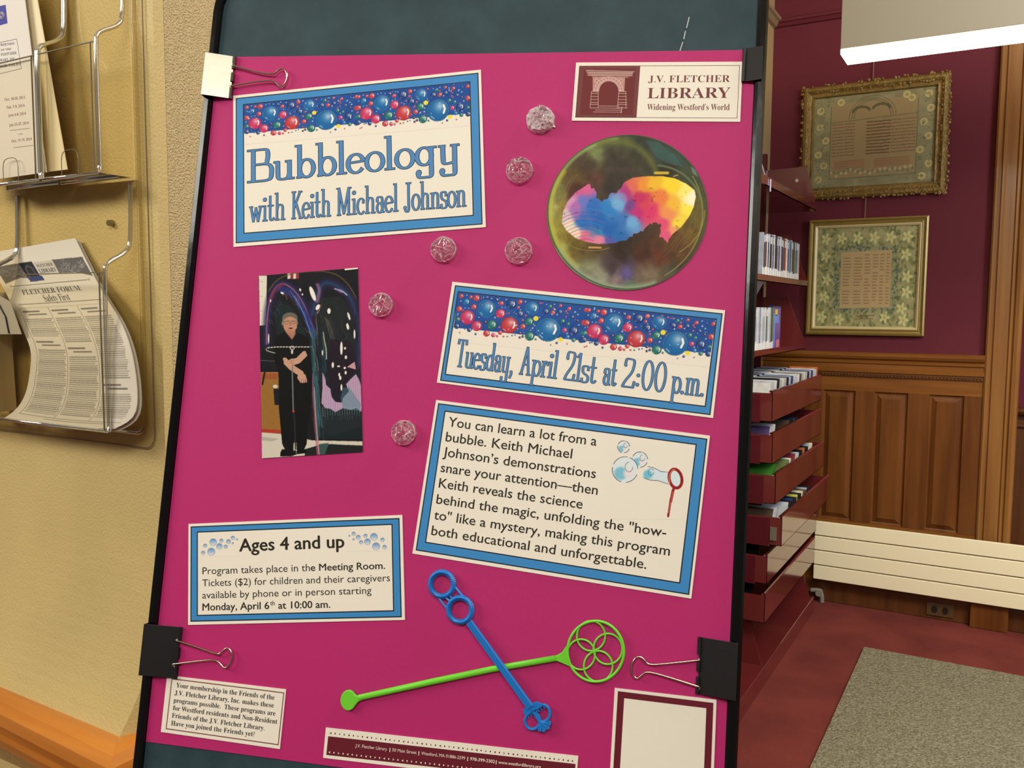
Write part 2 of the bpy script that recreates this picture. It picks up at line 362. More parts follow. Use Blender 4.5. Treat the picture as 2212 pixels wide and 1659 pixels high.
    def idw(s, pts, m=None, p=3.0, warp=0.0, seed=1, al=1.0, step=2):
        X, Y = np.meshgrid(s.X[::step], s.Y[::step])
        if warp: X = X + (fnoise(X.shape[1], X.shape[0], 9, seed) - .5) * warp; Y = Y + (fnoise(X.shape[1], X.shape[0], 9, seed + 9) - .5) * warp
        num = np.zeros(X.shape + (3,)); den = np.zeros(X.shape)
        for x, y, c in pts:
            q = 1.0 / ((X - x) ** 2 + (Y - y) ** 2 + 60) ** (p / 2); num += q[..., None] * np.array(c, float); den += q
        F = (num / den[..., None]).repeat(step, 0).repeat(step, 1)[:s.h, :s.w]
        mm = (np.ones((s.h, s.w)) if m is None else m.astype(float)) * al; s.I = s.I * (1 - mm[..., None]) + F * mm[..., None]
    def sample(s, x, y):
        i = np.clip((x - s.x0) * s.den - .5, 0, s.w - 1.001); j = np.clip((y - s.y0) * s.den - .5, 0, s.h - 1.001)
        i0 = i.astype(int); j0 = j.astype(int); fi = (i - i0)[..., None]; fj = (j - j0)[..., None]; I = s.I
        return (I[j0, i0] * (1 - fi) + I[j0, np.minimum(i0 + 1, s.w - 1)] * fi) * (1 - fj) + (I[np.minimum(j0 + 1, s.h - 1), i0] * (1 - fi) + I[np.minimum(j0 + 1, s.h - 1), np.minimum(i0 + 1, s.w - 1)] * fi) * fj
    def blur(s):
        I = s.I; P = np.pad(I, ((1, 1), (1, 1), (0, 0)), 'edge'); s.I = (P[1:-1, 1:-1] * 4 + P[:-2, 1:-1] + P[2:, 1:-1] + P[1:-1, :-2] + P[1:-1, 2:]) / 8
def print_grid(name, cv, pos, nx, ny, quad, parent, ctr, keep=None, mat_=None):
    """quad: four picture corners TL TR BR BL in canvas units; pos(X, Y) -> Nx3 array of points"""
    a, b = np.meshgrid(np.linspace(0, 1, nx + 1), np.linspace(0, 1, ny + 1)); q = [np.array(p, float) for p in quad]
    P = (q[0] * ((1 - a) * (1 - b))[..., None] + q[1] * (a * (1 - b))[..., None] + q[2] * (a * b)[..., None] + q[3] * ((1 - a) * b)[..., None])
    X, Y = P[..., 0].ravel(), P[..., 1].ravel(); V = pos(X, Y) - np.array(ctr)
    c = cv.sample(X, Y) / 255.0; c = np.where(c <= .04045, c / 12.92, ((c + .055) / 1.055) ** 2.4)
    idx = np.arange((nx + 1) * (ny + 1)).reshape(ny + 1, nx + 1)
    F = np.stack([idx[1:, :-1], idx[1:, 1:], idx[:-1, 1:], idx[:-1, :-1]], -1).reshape(-1, 4)
    if keep is not None:
        k = keep(X, Y); F = F[k[F].all(1)]
    me = bpy.data.meshes.new(name); me.vertices.add(len(V)); me.vertices.foreach_set('co', V.ravel().astype(np.float32))
    me.loops.add(F.size); me.loops.foreach_set('vertex_index', F.ravel().astype(np.int32)); me.polygons.add(len(F))
    me.polygons.foreach_set('loop_start', (np.arange(len(F)) * 4).astype(np.int32)); me.polygons.foreach_set('loop_total', np.full(len(F), 4, np.int32))
    at = me.color_attributes.new('Ink', 'FLOAT_COLOR', 'POINT'); at.data.foreach_set('color', np.concatenate([c, np.ones((len(c), 1))], 1).ravel().astype(np.float32))
    me.update(calc_edges=True); me.materials.append(mat_ or PRINT)
    o = bpy.data.objects.new(name, me); COL.objects.link(o)
    if parent is not None: o.parent = parent
    return o
def board_pos(K, h):
    def f(X, Y):
        px = K[0] + X / K[2]; py = K[1] + Y / K[2]
        d = np.stack([px - 1106.0, -(py - 829.5), np.full(px.shape, -1880.0)], 1) @ R.T
        t = ((BO - CP) @ bn) / (d @ bn); q = CP + d * t[:, None] - BO
        return np.stack([q @ bu, q @ bv, np.full(px.shape, h)], 1)
    return f
# ================================================================== THE SETTING
YL = 0.866; XS = -1.10; YF = 4.5
plaster = mat('plaster_yellow', (204, 182, 122), 0.5, bump=0.35, bscale=230, var=0.10, vscale=5, bdist=0.004, detail=5, spec=0.4)
rough_pl = mat('plaster_rough', (218, 196, 146), 0.55, bump=1.0, bscale=330, var=0.16, vscale=120, bdist=0.006, detail=3, spec=0.4)
cream = mat('cream_paint', (176, 152, 104), 0.6, bump=0.1, bscale=60, var=0.04)
maroon = mat('maroon_paint', (98, 33, 42), 0.7, spec=0.25, bump=0.08, bscale=90, var=0.06, vscale=3)
oak_v = wood('oak_vertical', (114, 68, 27), (92, 51, 19), 0.32, 'Z', 0.8)
oak_h = wood('oak_along', (138, 86, 34), (110, 64, 24), 0.32, 'X', 0.8)
oak_d = wood('oak_dark', (98, 58, 26), (76, 42, 18), 0.38, 'Z', 0.8)
honey_x = wood('honey_wood_x', (206, 132, 52), (178, 104, 34), 0.22, 'X', 0.7)
honey_y = wood('honey_wood_y', (206, 132, 52), (178, 104, 34), 0.22, 'Y', 0.7)
carpet = mat('red_carpet', (130, 62, 54), 0.95, bump=0.6, bscale=600, var_col=(110, 52, 46), vscale=4.5, bdist=0.003, detail=6, spec=0.1)
g = G(); g.box(-3.2, 3.2, -2.6, 5.2, -0.05, 0.0); struct('floor', g, carpet)
g = G(); g.box(-3.2, 3.2, -2.6, 5.2, 3.45, 3.5); struct('ceiling', g, mat('ceiling_white', (225, 218, 200), 0.8))
# left wall: front face with a plaster skirt that flares out to the chair rail
def wall_left():
    N_ = 16; sk = [((i / N_) ** 2.2, 1.12 - .32 * i / N_) for i in range(N_ + 1)]
    g = G(); prof = [(YL, 3.45)] + [(YL - .062 * q, z) for q, z in sk] + [(YL - .062, .70), (YL, .62), (YL, 0), (YL + .018, 0), (YL + .018, 3.45)]
    xr = [XS] + [XS - .045 * q for q, z in sk] + [XS - .045, XS, XS, XS, XS]; xs = [-3.2] * len(prof)
    yl = [0] + [.034 * q for q, z in sk] + [.034, 0, 0, 0, 0]
    n = len(prof); k = 6; vs = []
    for s in range(k):
        a = s / (k - 1); vs += [(xs[i] * (1 - a) + xr[i] * a, prof[i][0] + yl[i] * (1 - a), prof[i][1]) for i in range(n)]
    fs = [tuple(range(n)), tuple(range((k - 1) * n, k * n))[::-1]]
    for s in range(k - 1): fs += [(s * n + i, (s + 1) * n + i, (s + 1) * n + (i + 1) % n, s * n + (i + 1) % n) for i in range(n)]
    g.add(vs, fs); return g
struct('wall_left', wall_left(), plaster)
# return wall running away from the corner: rough stipple first, smooth cream paint beyond
g = G(); g.add([(XS, YL + .0185, 0), (XS, 1.9, 0), (XS, 1.9, 3.45), (XS, YL + .0185, 3.45), (XS - .12, YL + .02, 0), (XS - .12, 1.9, 0), (XS - .12, 1.9, 3.45), (XS - .12, YL + .02, 3.45)],
               [(0, 1, 2, 3), (4, 7, 6, 5), (0, 4, 5, 1), (3, 2, 6, 7), (0, 3, 7, 4), (1, 5, 6, 2)]); struct('wall_return', g, rough_pl)
g = G(); g.box(XS - .12, XS, 1.9, YF + .6, 0, 3.45); struct('wall_cream', g, cream)
g = G(); g.box(-1.1, -.10, YF, YF + .15, 0, 3.45); struct('wall_far', g, maroon)
g = G(); g.box(.03, 1.75, YF + .28, YF + .36, .98, 3.45); g.box(.02, .035, YF, YF + .36, .0, 3.45); struct('wall_niche', g, maroon)
g = G(); g.box(1.75, 1.83, 3.0, YF + .36, 0, 3.45); struct('wall_right', g, cream)
# picture rails
PR = [(0, 0), (.012, .004), (.022, .018), (.03, .022), (.03, .034), (.014, .04), (0, .046)]
g = G(); g.sweep(PR, XS, -.10, lambda u, v, w: (w, YF - u, 2.842 + v)); struct('trim_1', g, maroon)
g = G(); g.sweep(PR, 1.95, YF, lambda u, v, w: (XS + u * 1.3, w, 2.842 + v * 1.3)); struct('trim_2', g, mat('cream_gloss', (150, 132, 96), 0.4))
# honey chair rail on the left wall, mitred at the corner
RP = [(-.01, 0.0), (.020, .004), (.040, .0), (.052, -.012), (.055, -.030), (.050, -.046), (.036, -.052), (.034, -.075), (.024, -.098), (-.01, -.104)]
cx, cy = XS - .045, YL - .062
g = G(); n = len(RP); a = [(-1.75, YL - .022 - u, .80 + v) for u, v in RP]; b = [(cx + u, cy - u, .80 + v) for u, v in RP]; c = [(cx + u, cy + 1.2, .80 + v) for u, v in RP]
g.add(a + b, [tuple(range(n)), tuple(range(n, 2 * n))[::-1]] + [(i, n + i, n + (i + 1) % n, (i + 1) % n) for i in range(n)]); struct('trim_3', g, honey_x)
g = G(); g.add(b + c, [tuple(range(n)), tuple(range(n, 2 * n))[::-1]] + [(i, n + i, n + (i + 1) % n, (i + 1) % n) for i in range(n)]); struct('trim_4', g, honey_y)

# wainscot on the far wall: rails, stiles, raised panels, bead row, cap
root = bpy.data.objects.new('trim_5', None); COL.objects.link(root); root['kind'] = 'structure'
y0 = YF; YW = YF - .022
def wp(name, g, m, **k): return mk(name, g, m, root, **k)
g = G(); g.box(-1.1, -.105, YF - .010, YF, .10, 1.155); wp('back_board', g, oak_v)
g = G(); g.sweep([(0, 1.155), (.03, 1.158), (.032, 1.175), (.026, 1.178), (.026, 1.198), (.034, 1.202), (.036, 1.218), (.052, 1.226), (.060, 1.238), (.060, 1.246), (.05, 1.254), (0, 1.256)], -1.1, -.105, lambda u, v, w: (w, YF - u, v)); wp('cap_rail', g, oak_h)
g = G()
for i in range(66):
    x = -1.092 + i * .015; g.box(x, x + .010, YF - .034, YF - .022, 1.138, 1.152)
o = wp('bead_row', g, oak_d); o['kind'] = 'stuff'
g = G(); g.box(-1.1, -.105, YW, YF - .010, 1.066, 1.156); wp('top_rail', g, oak_h)
g = G(); g.box(-1.1, -.105, YW, YF - .010, .10, .42); wp('bottom_rail', g, oak_h)
PX = [(-1.04, -.888), (-.801, -.650), (-.565, -.416), (-.327, -.180)]
st = [-1.1] + [v for p in PX for v in p] + [-.105]
for i in range(0, len(st), 2):
    g = G(); g.box(st[i], st[i + 1], YW + .0005, YF - .010, .42, 1.066); wp('stile', g, oak_v)
for a, b in PX:
    g = G(); z0_, z1_ = .42, 1.066; e = .030; d0, d1 = YF - .0101, YF - .019; f_ = .012
    q = lambda s, y: [(a + s, y, z0_ + s), (b - s, y, z0_ + s), (b - s, y, z1_ - s), (a + s, y, z1_ - s)]
    rings = q(0, YF - .020) + q(.006, YF - .012) + q(f_, d0) + q(e, d1) + q(e + .004, d1 - .003)
    g.add(rings, [(k * 4 + i, k * 4 + (i + 1) % 4, k * 4 + 4 + (i + 1) % 4, k * 4 + 4 + i) for k in range(4) for i in range(4)] + [(16, 17, 18, 19)]); wp('panel', g, oak_v)
g = G(); g.box(-1.1, 1.75, YF - .020, YF, 0, .10); struct('baseboard_far', g, oak_d, bevel=.004)
# fluted casing at the end of the wall
g = G(); cp = [(-.105, 0), (-.105, .030), (-.098, .036), (-.090, .036), (-.086, .030), (-.078, .030), (-.074, .040), (-.066, .040), (-.060, .034), (-.020, .034), (-.014, .042), (-.006, .042), (-.002, .034), (.004, .044), (.018, .048), (.030, .040), (.034, .028), (.034, 0)]
g.sweep(cp, .16, 3.45, lambda u, v, w: (u, YF - v, w)); struct('door_casing', g, wood('oak_casing', (150, 103, 50), (126, 82, 38), 0.35, 'Z', 0.8))['kind'] = 'structure'
g = G(); g.box(-.112, .042, YF - .056, YF, 0, .16); struct('trim_6', g, oak_v, bevel=.004)
bpy.data.objects['door_casing'].name = 'door_1'
# niche dado right of the casing
g = G(); g.box(.035, 1.75, YF + .262, YF + .36, 0, .97); g.sweep([(0, .965), (.05, .97), (.062, .985), (.05, 1.0), (0, 1.004)], .035, 1.75, lambda u, v, w: (w, YF + .27 - u, v))
g.sweep([(0, .905), (.018, .91), (.018, .925), (0, .93)], .035, 1.75, lambda u, v, w: (w, YF + .262 - u, v)); struct('trim_7', g, oak_d)

# ================================================================== THE BOARD
black_gl = mat('black_gloss_metal', (10, 10, 11), 0.14, spec=0.3, bump=0.12, bscale=14, coat=0.0, bdist=0.004)
teal = mat('teal_board', (36, 58, 66), 0.6, bump=0.2, bscale=240, var_col=(46, 70, 76), vscale=26, detail=7, spec=0.3, bdist=0.001)
ctr = (PW / 2, -.20, 0)
T = Thing('display_board', 'teal display board in a black metal frame holding the pink poster', 'display board', ctr, BM)
pts = []
TOPB = PH + .095; BOTB = -.42; LX, RX = -.0005, PW + .0005
def rr(x0, x1, yb, yt, r, n=8):
    P = []
    for cx_, cy_, a in ((x1 - r, yt - r, 0), (x0 + r, yt - r, 90), (x0 + r, yb + r, 180), (x1 - r, yb + r, 270)):
        P += [(cx_ + r * math.cos(math.radians(a + 90 * i / n)), cy_ + r * math.sin(math.radians(a + 90 * i / n))) for i in range(n + 1)]
    return P
g = G(); g.prism(rr(LX, RX, BOTB, TOPB, .045), -.018, -.0012); T.part('panel', g, teal)
fr = rr(LX - .0035, RX + .0035, BOTB - .0035, TOPB + .0035, .048)
def frame_profile(g, path):
    # rounded channel section swept around the panel edge
    sec = [(-.0030, -.020), (.0055, -.020), (.0068, -.006), (.0068, .001), (.0045, .0042), (-.0005, .0048), (-.0032, .003), (-.0036, -.001)]
    n = len(path); m = len(sec); base = len(g.v)
    for i in range(n):
        a, b = np.array(path[i - 1]), np.array(path[(i + 1) % n]); t = b - a; t /= np.linalg.norm(t) + 1e-12; nn = np.array((t[1], -t[0]))
        g.v += [(path[i][0] + nn[0] * u, path[i][1] + nn[1] * u, h) for u, h in sec]
    for i in range(n):
        for k in range(m): g.f.append((base + i * m + k, base + ((i + 1) % n) * m + k, base + ((i + 1) % n) * m + (k + 1) % m, base + i * m + (k + 1) % m))
g = G()
dense = []
for i in range(len(fr)):
    a, b = np.array(fr[i]), np.array(fr[(i + 1) % len(fr)]); k = max(1, int(np.linalg.norm(b - a) / .06))
    dense += [tuple(a + (b - a) * j / k) for j in range(k)]
frame_profile(g, dense); T.part('frame', g, black_gl, smooth=False)
for x in (.06, PW - .06):
    g = G(); g.tube([(x, BOTB + .02, -.031), (x, BOTB - .60, -.031)], .011, 12); T.part('leg', g, black_gl)
    g = G(); g.tube([(x, .55, -.045), (x, BOTB - .50, -.42)], .011, 12); T.part('leg', g, black_gl)
g = G()
for a, b in (((1489, 36), (1483, 60)), ((1481, 66), (1477, 84)), ((1475, 90), (1468, 112))):
    p, q = bd(*a), bd(*b); g.tube([(*p, -.0010), (*q, -.0010)], .0006, 6)
T.part('thread', g, mat('white_thread', (180, 190, 186), 0.7), label='thin white scratch mark')

# poster
pink = mat('pink_poster_board', (184, 38, 108), 0.6, var=0.03, vscale=300, spec=0.3)
g = G(); g.prism([(0, 0), (PW, 0), (PW, PH), (0, PH)], -.0006, 0.0)
single('poster', g, pink, 'large magenta pink poster clipped to the teal board', 'poster', (PW / 2, PH / 2, 0), BM)

paper = ink('paper_white', (238, 233, 217)); blue = ink('print_blue', (60, 138, 200)); dark = ink('print_black', (24, 28, 34)); txt = ink('print_text', (44, 38, 28))
lblue = ink('letter_blue', (78, 134, 190)); mar = ink('print_maroon', (112, 48, 48)); mar2 = ink('print_wine', (104, 28, 42))
def quadb(K, q): return [kb(K, *p) for p in q]
def inset(q, d):
    """shrink a quad (board coordinates) by d metres"""
    c = np.mean(np.array(q), 0); out = []
    for i in range(4):
        p = np.array(q[i]); a = np.array(q[i - 1]) - p; b = np.array(q[(i + 1) % 4]) - p
        out.append(tuple(p + a / np.linalg.norm(a) * d + b / np.linalg.norm(b) * d))
    return out
def card(name, label, K, outer, l1, l2, cat='sign'):
    q = quadb(K, outer); c = mean(q); T = Thing(name, label, cat, (c[0], c[1], 0), BM)
    g = G(); g.prism(q, .0002, .0009); T.part('paper', g, paper)
    g = G(); a = quadb(K, l1); b = quadb(K, l2); n_ = .00094
    def ring(g, q0, q1, h): g.add([(*p, h) for p in q0] + [(*p, h) for p in q1], [(i, (i + 1) % 4, 4 + (i + 1) % 4, 4 + i)[::-1] for i in range(4)])
    gb = G(); ring(g, a, inset(a, .0011), n_); ring(gb, inset(a, .0011), b, n_); T.part('border', gb, blue, label='bright blue border')
    ring(g, b, inset(b, .0011), n_); T.part('border_line', g, dark)
    return T
# --- bubble strip shared by two cards; listed in the units of the date card picture
SB = [(240,151,15,0),(277,146,5,2),(305,158,12,0),(344,165,22,0),(236,186,5,2),(273,192,24,3),(391,160,4,2),(417,158,4,2),(325,226,19,0),(226,241,20,0),(215,275,5,2),(412,240,62,3),(448,168,5,2),(481,177,15,4),(514,201,16,0),(548,176,5,2),(582,209,34,4),(643,192,17,0),(680,190,6,2),(631,230,10,0),(280,300,50,1),(214,313,16,5),(344,360,36,1),(508,274,33,1),(563,271,6,0),(597,266,8,4),(640,275,26,4),(725,236,46,3),(681,287,7,0),(644,247,5,2),(783,201,7,0),(818,258,22,4),(849,223,14,5),(878,209,5,2),(868,267,16,0),(920,217,11,0),(873,237,7,0),(915,262,18,4),(980,238,14,0),(958,256,7,0),(966,271,6,0),(1050,243,10,4),(1020,262,7,2),(1000,297,14,4),(1040,280,6,2),(568,355,58,0),(449,352,33,5),(498,370,7,1),(402,333,12,6),(470,302,7,2),(660,320,8,0),(705,330,29,5),(751,308,17,7),(661,364,19,0),(835,387,84,3),(935,327,15,5),(973,347,13,5),(949,390,16,1),(1010,395,32,4),(897,281,6,2),(957,296,6,0),(1070,412,14,5),(206,360,20,4),(241,358,6,4),(263,380,6,4),(292,386,16,4),(227,407,6,0),(336,417,8,4),(411,412,23,0),(457,425,15,1),(484,432,9,0),(505,407,15,0),(528,434,7,0),(554,435,6,5),(587,428,6,4),(608,425,5,4),(640,410,11,6),(661,434,10,6),(640,442,9,6),(662,412,6,6),(708,433,32,5),(749,455,8,5),(696,380,7,6),(727,376,7,2),(853,495,6,8),(894,481,9,4),(920,457,16,7),(966,488,6,0),(968,438,15,3),(1010,460,15,5),(965,414,6,2),(1063,462,20,4),(1086,509,6,0),(1100,462,8,4),(1122,480,6,4),(1035,322,10,6),(1082,338,20,0),(1045,354,6,2),(1095,246,15,0),(380,290,5,2),(360,300,4,2),(265,235,4,2),(290,236,4,2),(455,405,4,2),(585,300,4,2),(605,340,5,2),(625,380,5,2),(735,350,5,2),(775,300,4,2),(520,230,4,2),(700,250,4,2),(760,215,4,2),(825,209,4,2)]
SC_ = [(226, 70, 78), (232, 64, 116), (150, 190, 225), (32, 122, 196), (40, 74, 150), (40, 132, 120), (70, 56, 100), (246, 226, 60), (150, 150, 150), (244, 190, 70)]
SQ = [(218, 124), (1987, 312), (1947, 550), (184, 372)]      # strip corners on the date card
def strip(T, K, quad, white_below, nx, ny, h=.00097):
    """quad TL TR BR BL of the blue band in units of K; painted in normalised coordinates"""
    cv = Canvas(0, 0, 1773, 345, 1.0, (36, 82, 158)); n1 = fnoise(cv.w, cv.h, 12, 3)[..., None]
    cv.I = cv.I + (n1 - .5) * 22; cv.I[248:] = (238, 232, 218); q = [np.array(p, float) for p in SQ]
    ex = q[1] - q[0]; ey = q[3] - q[0]; Mi = np.linalg.inv(np.array([ex, ey]).T)
    B = []
    for k in range(2):
        for x, y, r, c in SB: B.append((x + 874 * k, y + 98 * k, r * (1 + .05 * k), c))
    big = sorted(B, key=lambda t: t[2])
    for x, y, r, c in [t for t in big]:
        u, v = Mi @ (np.array((x, y)) - q[0]); cxp, cyp = u * 1773, v * 248
        if cxp > 1785 or cyp < -20: continue
        if c in (7,): cv.disc(cxp, cyp, r, (240, 224, 60))
        elif r < 4.6: cv.disc(cxp, cyp, r, (150, 190, 228))
        else: cv.ball(cxp, cyp, r, SC_[c])
        if r > 40 and c == 3: cv.line(circle(cxp, cyp, r * .93, 40), 2.5, (120, 180, 220), .6, closed=True)
    for k in range(60):
        x = RNG.rand() * 1773; y = RNG.rand() * 235; cv.disc(x, y, 3 + RNG.rand() * 2.5, [(225, 90, 110), (150, 190, 228), (200, 215, 235)][k % 3])
    # lower edge of the printed picture runs past the band by a third
    Q = [np.array(p, float) for p in quad]; e = .39
    full = [Q[0], Q[1], Q[2] + (Q[2] - Q[1]) * e * .99, Q[3] + (Q[3] - Q[0]) * e * .99]
    A = [np.array((0, 0.)), np.array((1773., 0)), np.array((1773., 344)), np.array((0., 344))]
    P = board_pos(K, h)
    def pos(X, Y):
        a = X / 1773; b = Y / 344; XX = full[0][0] * (1 - a) * (1 - b) + full[1][0] * a * (1 - b) + full[2][0] * a * b + full[3][0] * (1 - a) * b
        YY = full[0][1] * (1 - a) * (1 - b) + full[1][1] * a * (1 - b) + full[2][1] * a * b + full[3][1] * (1 - a) * b; return P(XX, YY)
    o = print_grid('bubble_picture', cv, pos, nx, ny, A, T.o, T.ctr); o['label'] = 'printed strip of red, blue and green bubbles'; return o
# --- title card
T = card('title_card', 'white card with blue border reading Bubbleology, top left of the pink poster', K4, [(258, 372), (2105, 177), (2142, 1352), (260, 1500)], [(277, 390), (2087, 200), (2118, 1332), (277, 1473)], [(330, 435), (2027, 263), (2053, 1268), (335, 1402)])
strip(T, K4, [(336, 441), (2021, 269), (2025, 505), (340, 655)], True, 520, 105)
gf, go = G(), G(); mm = 1 / 3.456 * 4.66e-4
slab(gf, go, 'Bubbleology', kb(K4, 358, 1018), kb(K4, 1962, 868), 252 * mm, 31 * mm, 11 * mm, 4.6 * mm, .00099)
for w_, x0_, x1_ in (('with', 378, 648), ('Keith', 690, 988), ('Michael', 1026, 1490), ('Johnson', 1533, 1998)):
    f_ = lambda x: 1316 - .0735 * (x - 378); slab(gf, go, w_, kb(K4, x0_, f_(x0_) - 4), kb(K4, x1_, f_(x1_) - 4), 208 * mm, 14 * mm, 7 * mm, 3.8 * mm, .00099)
T.part('lettering_outline', go, dark); T.part('lettering', gf, lblue, label='blue slab letters with a dark outline')
# --- date card
T = card('date_card', 'white card with blue border giving Tuesday, April 21st at 2:00 p.m.', P2, [(182, 60), (2042, 255), (1960, 990), (76, 748)], [(200, 84), (2026, 276), (1942, 970), (98, 735)], [(218, 124), (1987, 312), (1910, 915), (130, 695)])
strip(T, P2, [(222, 131), (1980, 318), (1943, 552), (190, 374)], True, 560, 105)
gf, go = G(), G(); mm = 1 / 3.16 * 4.45e-4; f_ = lambda x: 634 + .1215 * (x - 197)
for w_, x0_, x1_ in (('Tuesday,', 203, 592), ('April', 635, 893), ('21st', 940, 1160), ('at', 1203, 1297), ('2:00', 1333, 1634), ('p.m.', 1668, 1897)):
    slab(gf, go, w_, kb(P2, x0_, f_(x0_)), kb(P2, x1_, f_(x1_)), 186 * mm, 12.5 * mm, 6.5 * mm, 3.4 * mm, .00099)
T.part('lettering_outline', go, dark); T.part('lettering', gf, lblue, label='blue slab letters with a dark outline')
# --- description card
T = card('description_card', 'white card with blue border and long black paragraph, right of the poster', P3, [(203, 46), (2126, 297), (1995, 1441), (37, 1124)], [(218, 68), (2108, 318), (1980, 1415), (60, 1102)], [(263, 120), (2034, 355), (1917, 1335), (125, 1048)])
g = G()
for s_, a, b in (('You can learn a lot from a', (287, 230), (1328, 368)), ('bubble. Keith Michael', (268, 335), (1155, 457)), ('Johnson\u2019s demonstrations', (249, 440), (1322, 596)),
                 ('snare your attention\u2014then', (233, 550), (1335, 712)), ('Keith reveals the science', (220, 660), (1228, 810)), ('behind the magic, unfolding the "how-', (203, 772), (1816, 1008)),
                 ('to" like a mystery, making this program', (186, 882), (1842, 1139)), ('both educational and unforgettable.', (168, 992), (1678, 1232))):
    btext(g, P3, s_, a, b, 66, .00099, bold=.008)
T.part('lettering', g, txt)
cv = Canvas(1420, 310, 1980, 890, .75, (238, 232, 218))
for x, y, r in ((1520, 375, 42), (1634, 465, 54), (1530, 535, 90)):
    cv.disc(x, y, r, (222, 234, 236)); cv.disc(x - r * .35, y + r * .3, r * .5, (130, 196, 218), soft=.4); cv.disc(x + r * .25, y + r * .3, r * .35, (236, 224, 226), soft=.8)
    for a0, a1 in ((.4, 1.5), (1.9, 3.3), (3.6, 4.9), (5.1, 6.2)): cv.line([(x + r * math.cos(a0 + (a1 - a0) * i / 8), y + r * math.sin(a0 + (a1 - a0) * i / 8)) for i in range(9)], 4, (40, 44, 50))
    cv.line(circle(x + r * .3, y - r * .2, r * .3, 16, r * .38)[:13], 3, (60, 66, 74))
cv.poly([(1690, 515), (1730, 525), (1850, 560), (1835, 640), (1740, 605), (1680, 600), (1660, 560)], (214, 232, 238)); cv.disc(1690, 570, 32, (120, 196, 220), soft=.5)
cv.line([(1690, 513), (1730, 522), (1780, 548), (1850, 556)], 3.5, (40, 44, 50)); cv.line([(1660, 590), (1700, 608), (1760, 612), (1832, 636)], 3.5, (40, 44, 50)); cv.line(circle(1712, 552, 20, 14, 24), 3, (70, 76, 84))
cv.disc(1884, 598, 40, (216, 234, 238), ry=60, rot=.14); cv.line([(1884 + 45 * math.cos(t) + 4 * math.sin(t), 598 + 66 * math.sin(t) + 6 * math.cos(t)) for t in np.linspace(0, 2 * PI, 30)], 21, (150, 30, 26)); cv.line([(1884 + 45 * math.cos(t), 598 + 66 * math.sin(t)) for t in np.linspace(2.6, 4.6, 14)], 7, (224, 120, 96))
cv.line([(1868, 676), (1850, 760)], 20, (150, 30, 26)); cv.line([(1852, 740), (1832, 862)], 15, (130, 24, 22)); cv.line([(1866, 690), (1834, 840)], 5, (226, 110, 90))
print_grid('bubble_wand_picture', cv, board_pos(P3, .00097), 170, 176, [(1425, 312), (1968, 362), (1945, 885), (1430, 880)], T.o, T.ctr)
# --- ages card
T = card('ages_card', 'white card with blue border headed Ages 4 and up, lower left of the poster', P4, [(120, 135), (2082, 52), (2107, 1016), (116, 1062)], [(140, 158), (2057, 80), (2078, 992), (137, 1033)], [(197, 205), (1993, 133), (2008, 937), (197, 980)])
g = G(); btext(g, P4, 'Ages 4 and up', (585, 387), (1552, 350), 108, .00099, bold=.022)
btext(g, P4, 'Program takes place in th', (249, 598), (1235, 567), 60, .00099); btext(g, P4, 'e Meeting Room.', (1242, 566), (1926, 547), 60, .00099, bold=.016)
btext(g, P4, 'Tickets ($2) for children and their caregivers', (247, 708), (1970, 660), 60, .00099); btext(g, P4, 'available by phone or in person starting', (247, 820), (1800, 775), 60, .00099)
btext(g, P4, 'Monday, April 6', (248, 930), (862, 915), 60, .00099, bold=.016); btext(g, P4, 'th', (870, 882), (912, 881), 38, .00099, bold=.01); btext(g, P4, 'at 10:00 am.', (944, 913), (1422, 903), 60, .00099, bold=.016)
T.part('lettering', g, txt)
for lst, q in (([(273,335,17),(347,302,32),(422,289,17),(487,297,20),(527,262,17),(565,277,8),(527,312,9),(404,341,27),(462,344,17),(330,390,34),(255,400,17)], (228, 235, 585, 432)),
               ([(1597,244,8),(1636,225,17),(1636,277,9),(1678,257,20),(1745,244,17),(1822,253,33),(1901,280,18),(1763,298,28),(1704,303,17),(1842,341,34),(1920,347,18)], (1580, 198, 1948, 385))):
    cv = Canvas(*q, .8, (238, 232, 218))
    for x, y, r in lst:
        w = cv.win(x - r - 2, y - r - 2, x + r + 2, y + r + 2); X, Y = np.meshgrid((cv.X[w[1]] - x) / r, (cv.Y[w[0]] - y) / r)
        t = np.clip((1 - Y) / 2, 0, 1)[..., None]; a = np.array((232, 236, 236)) * (1 - t) + np.array((96, 148, 206)) * t
        cv.blend(w, np.clip((1 - np.hypot(X, Y)) * r * cv.den + .5, 0, 1), a); cv.line(circle(x, y, r, 20), 3, (104, 112, 128), .9, closed=True)
    print_grid('bubble_picture', cv, board_pos(P4, .00097), int((q[2] - q[0]) / 3), int((q[3] - q[1]) / 3), [(q[0], q[1]), (q[2], q[1]), (q[2], q[3]), (q[0], q[3])], T.o, T.ctr)
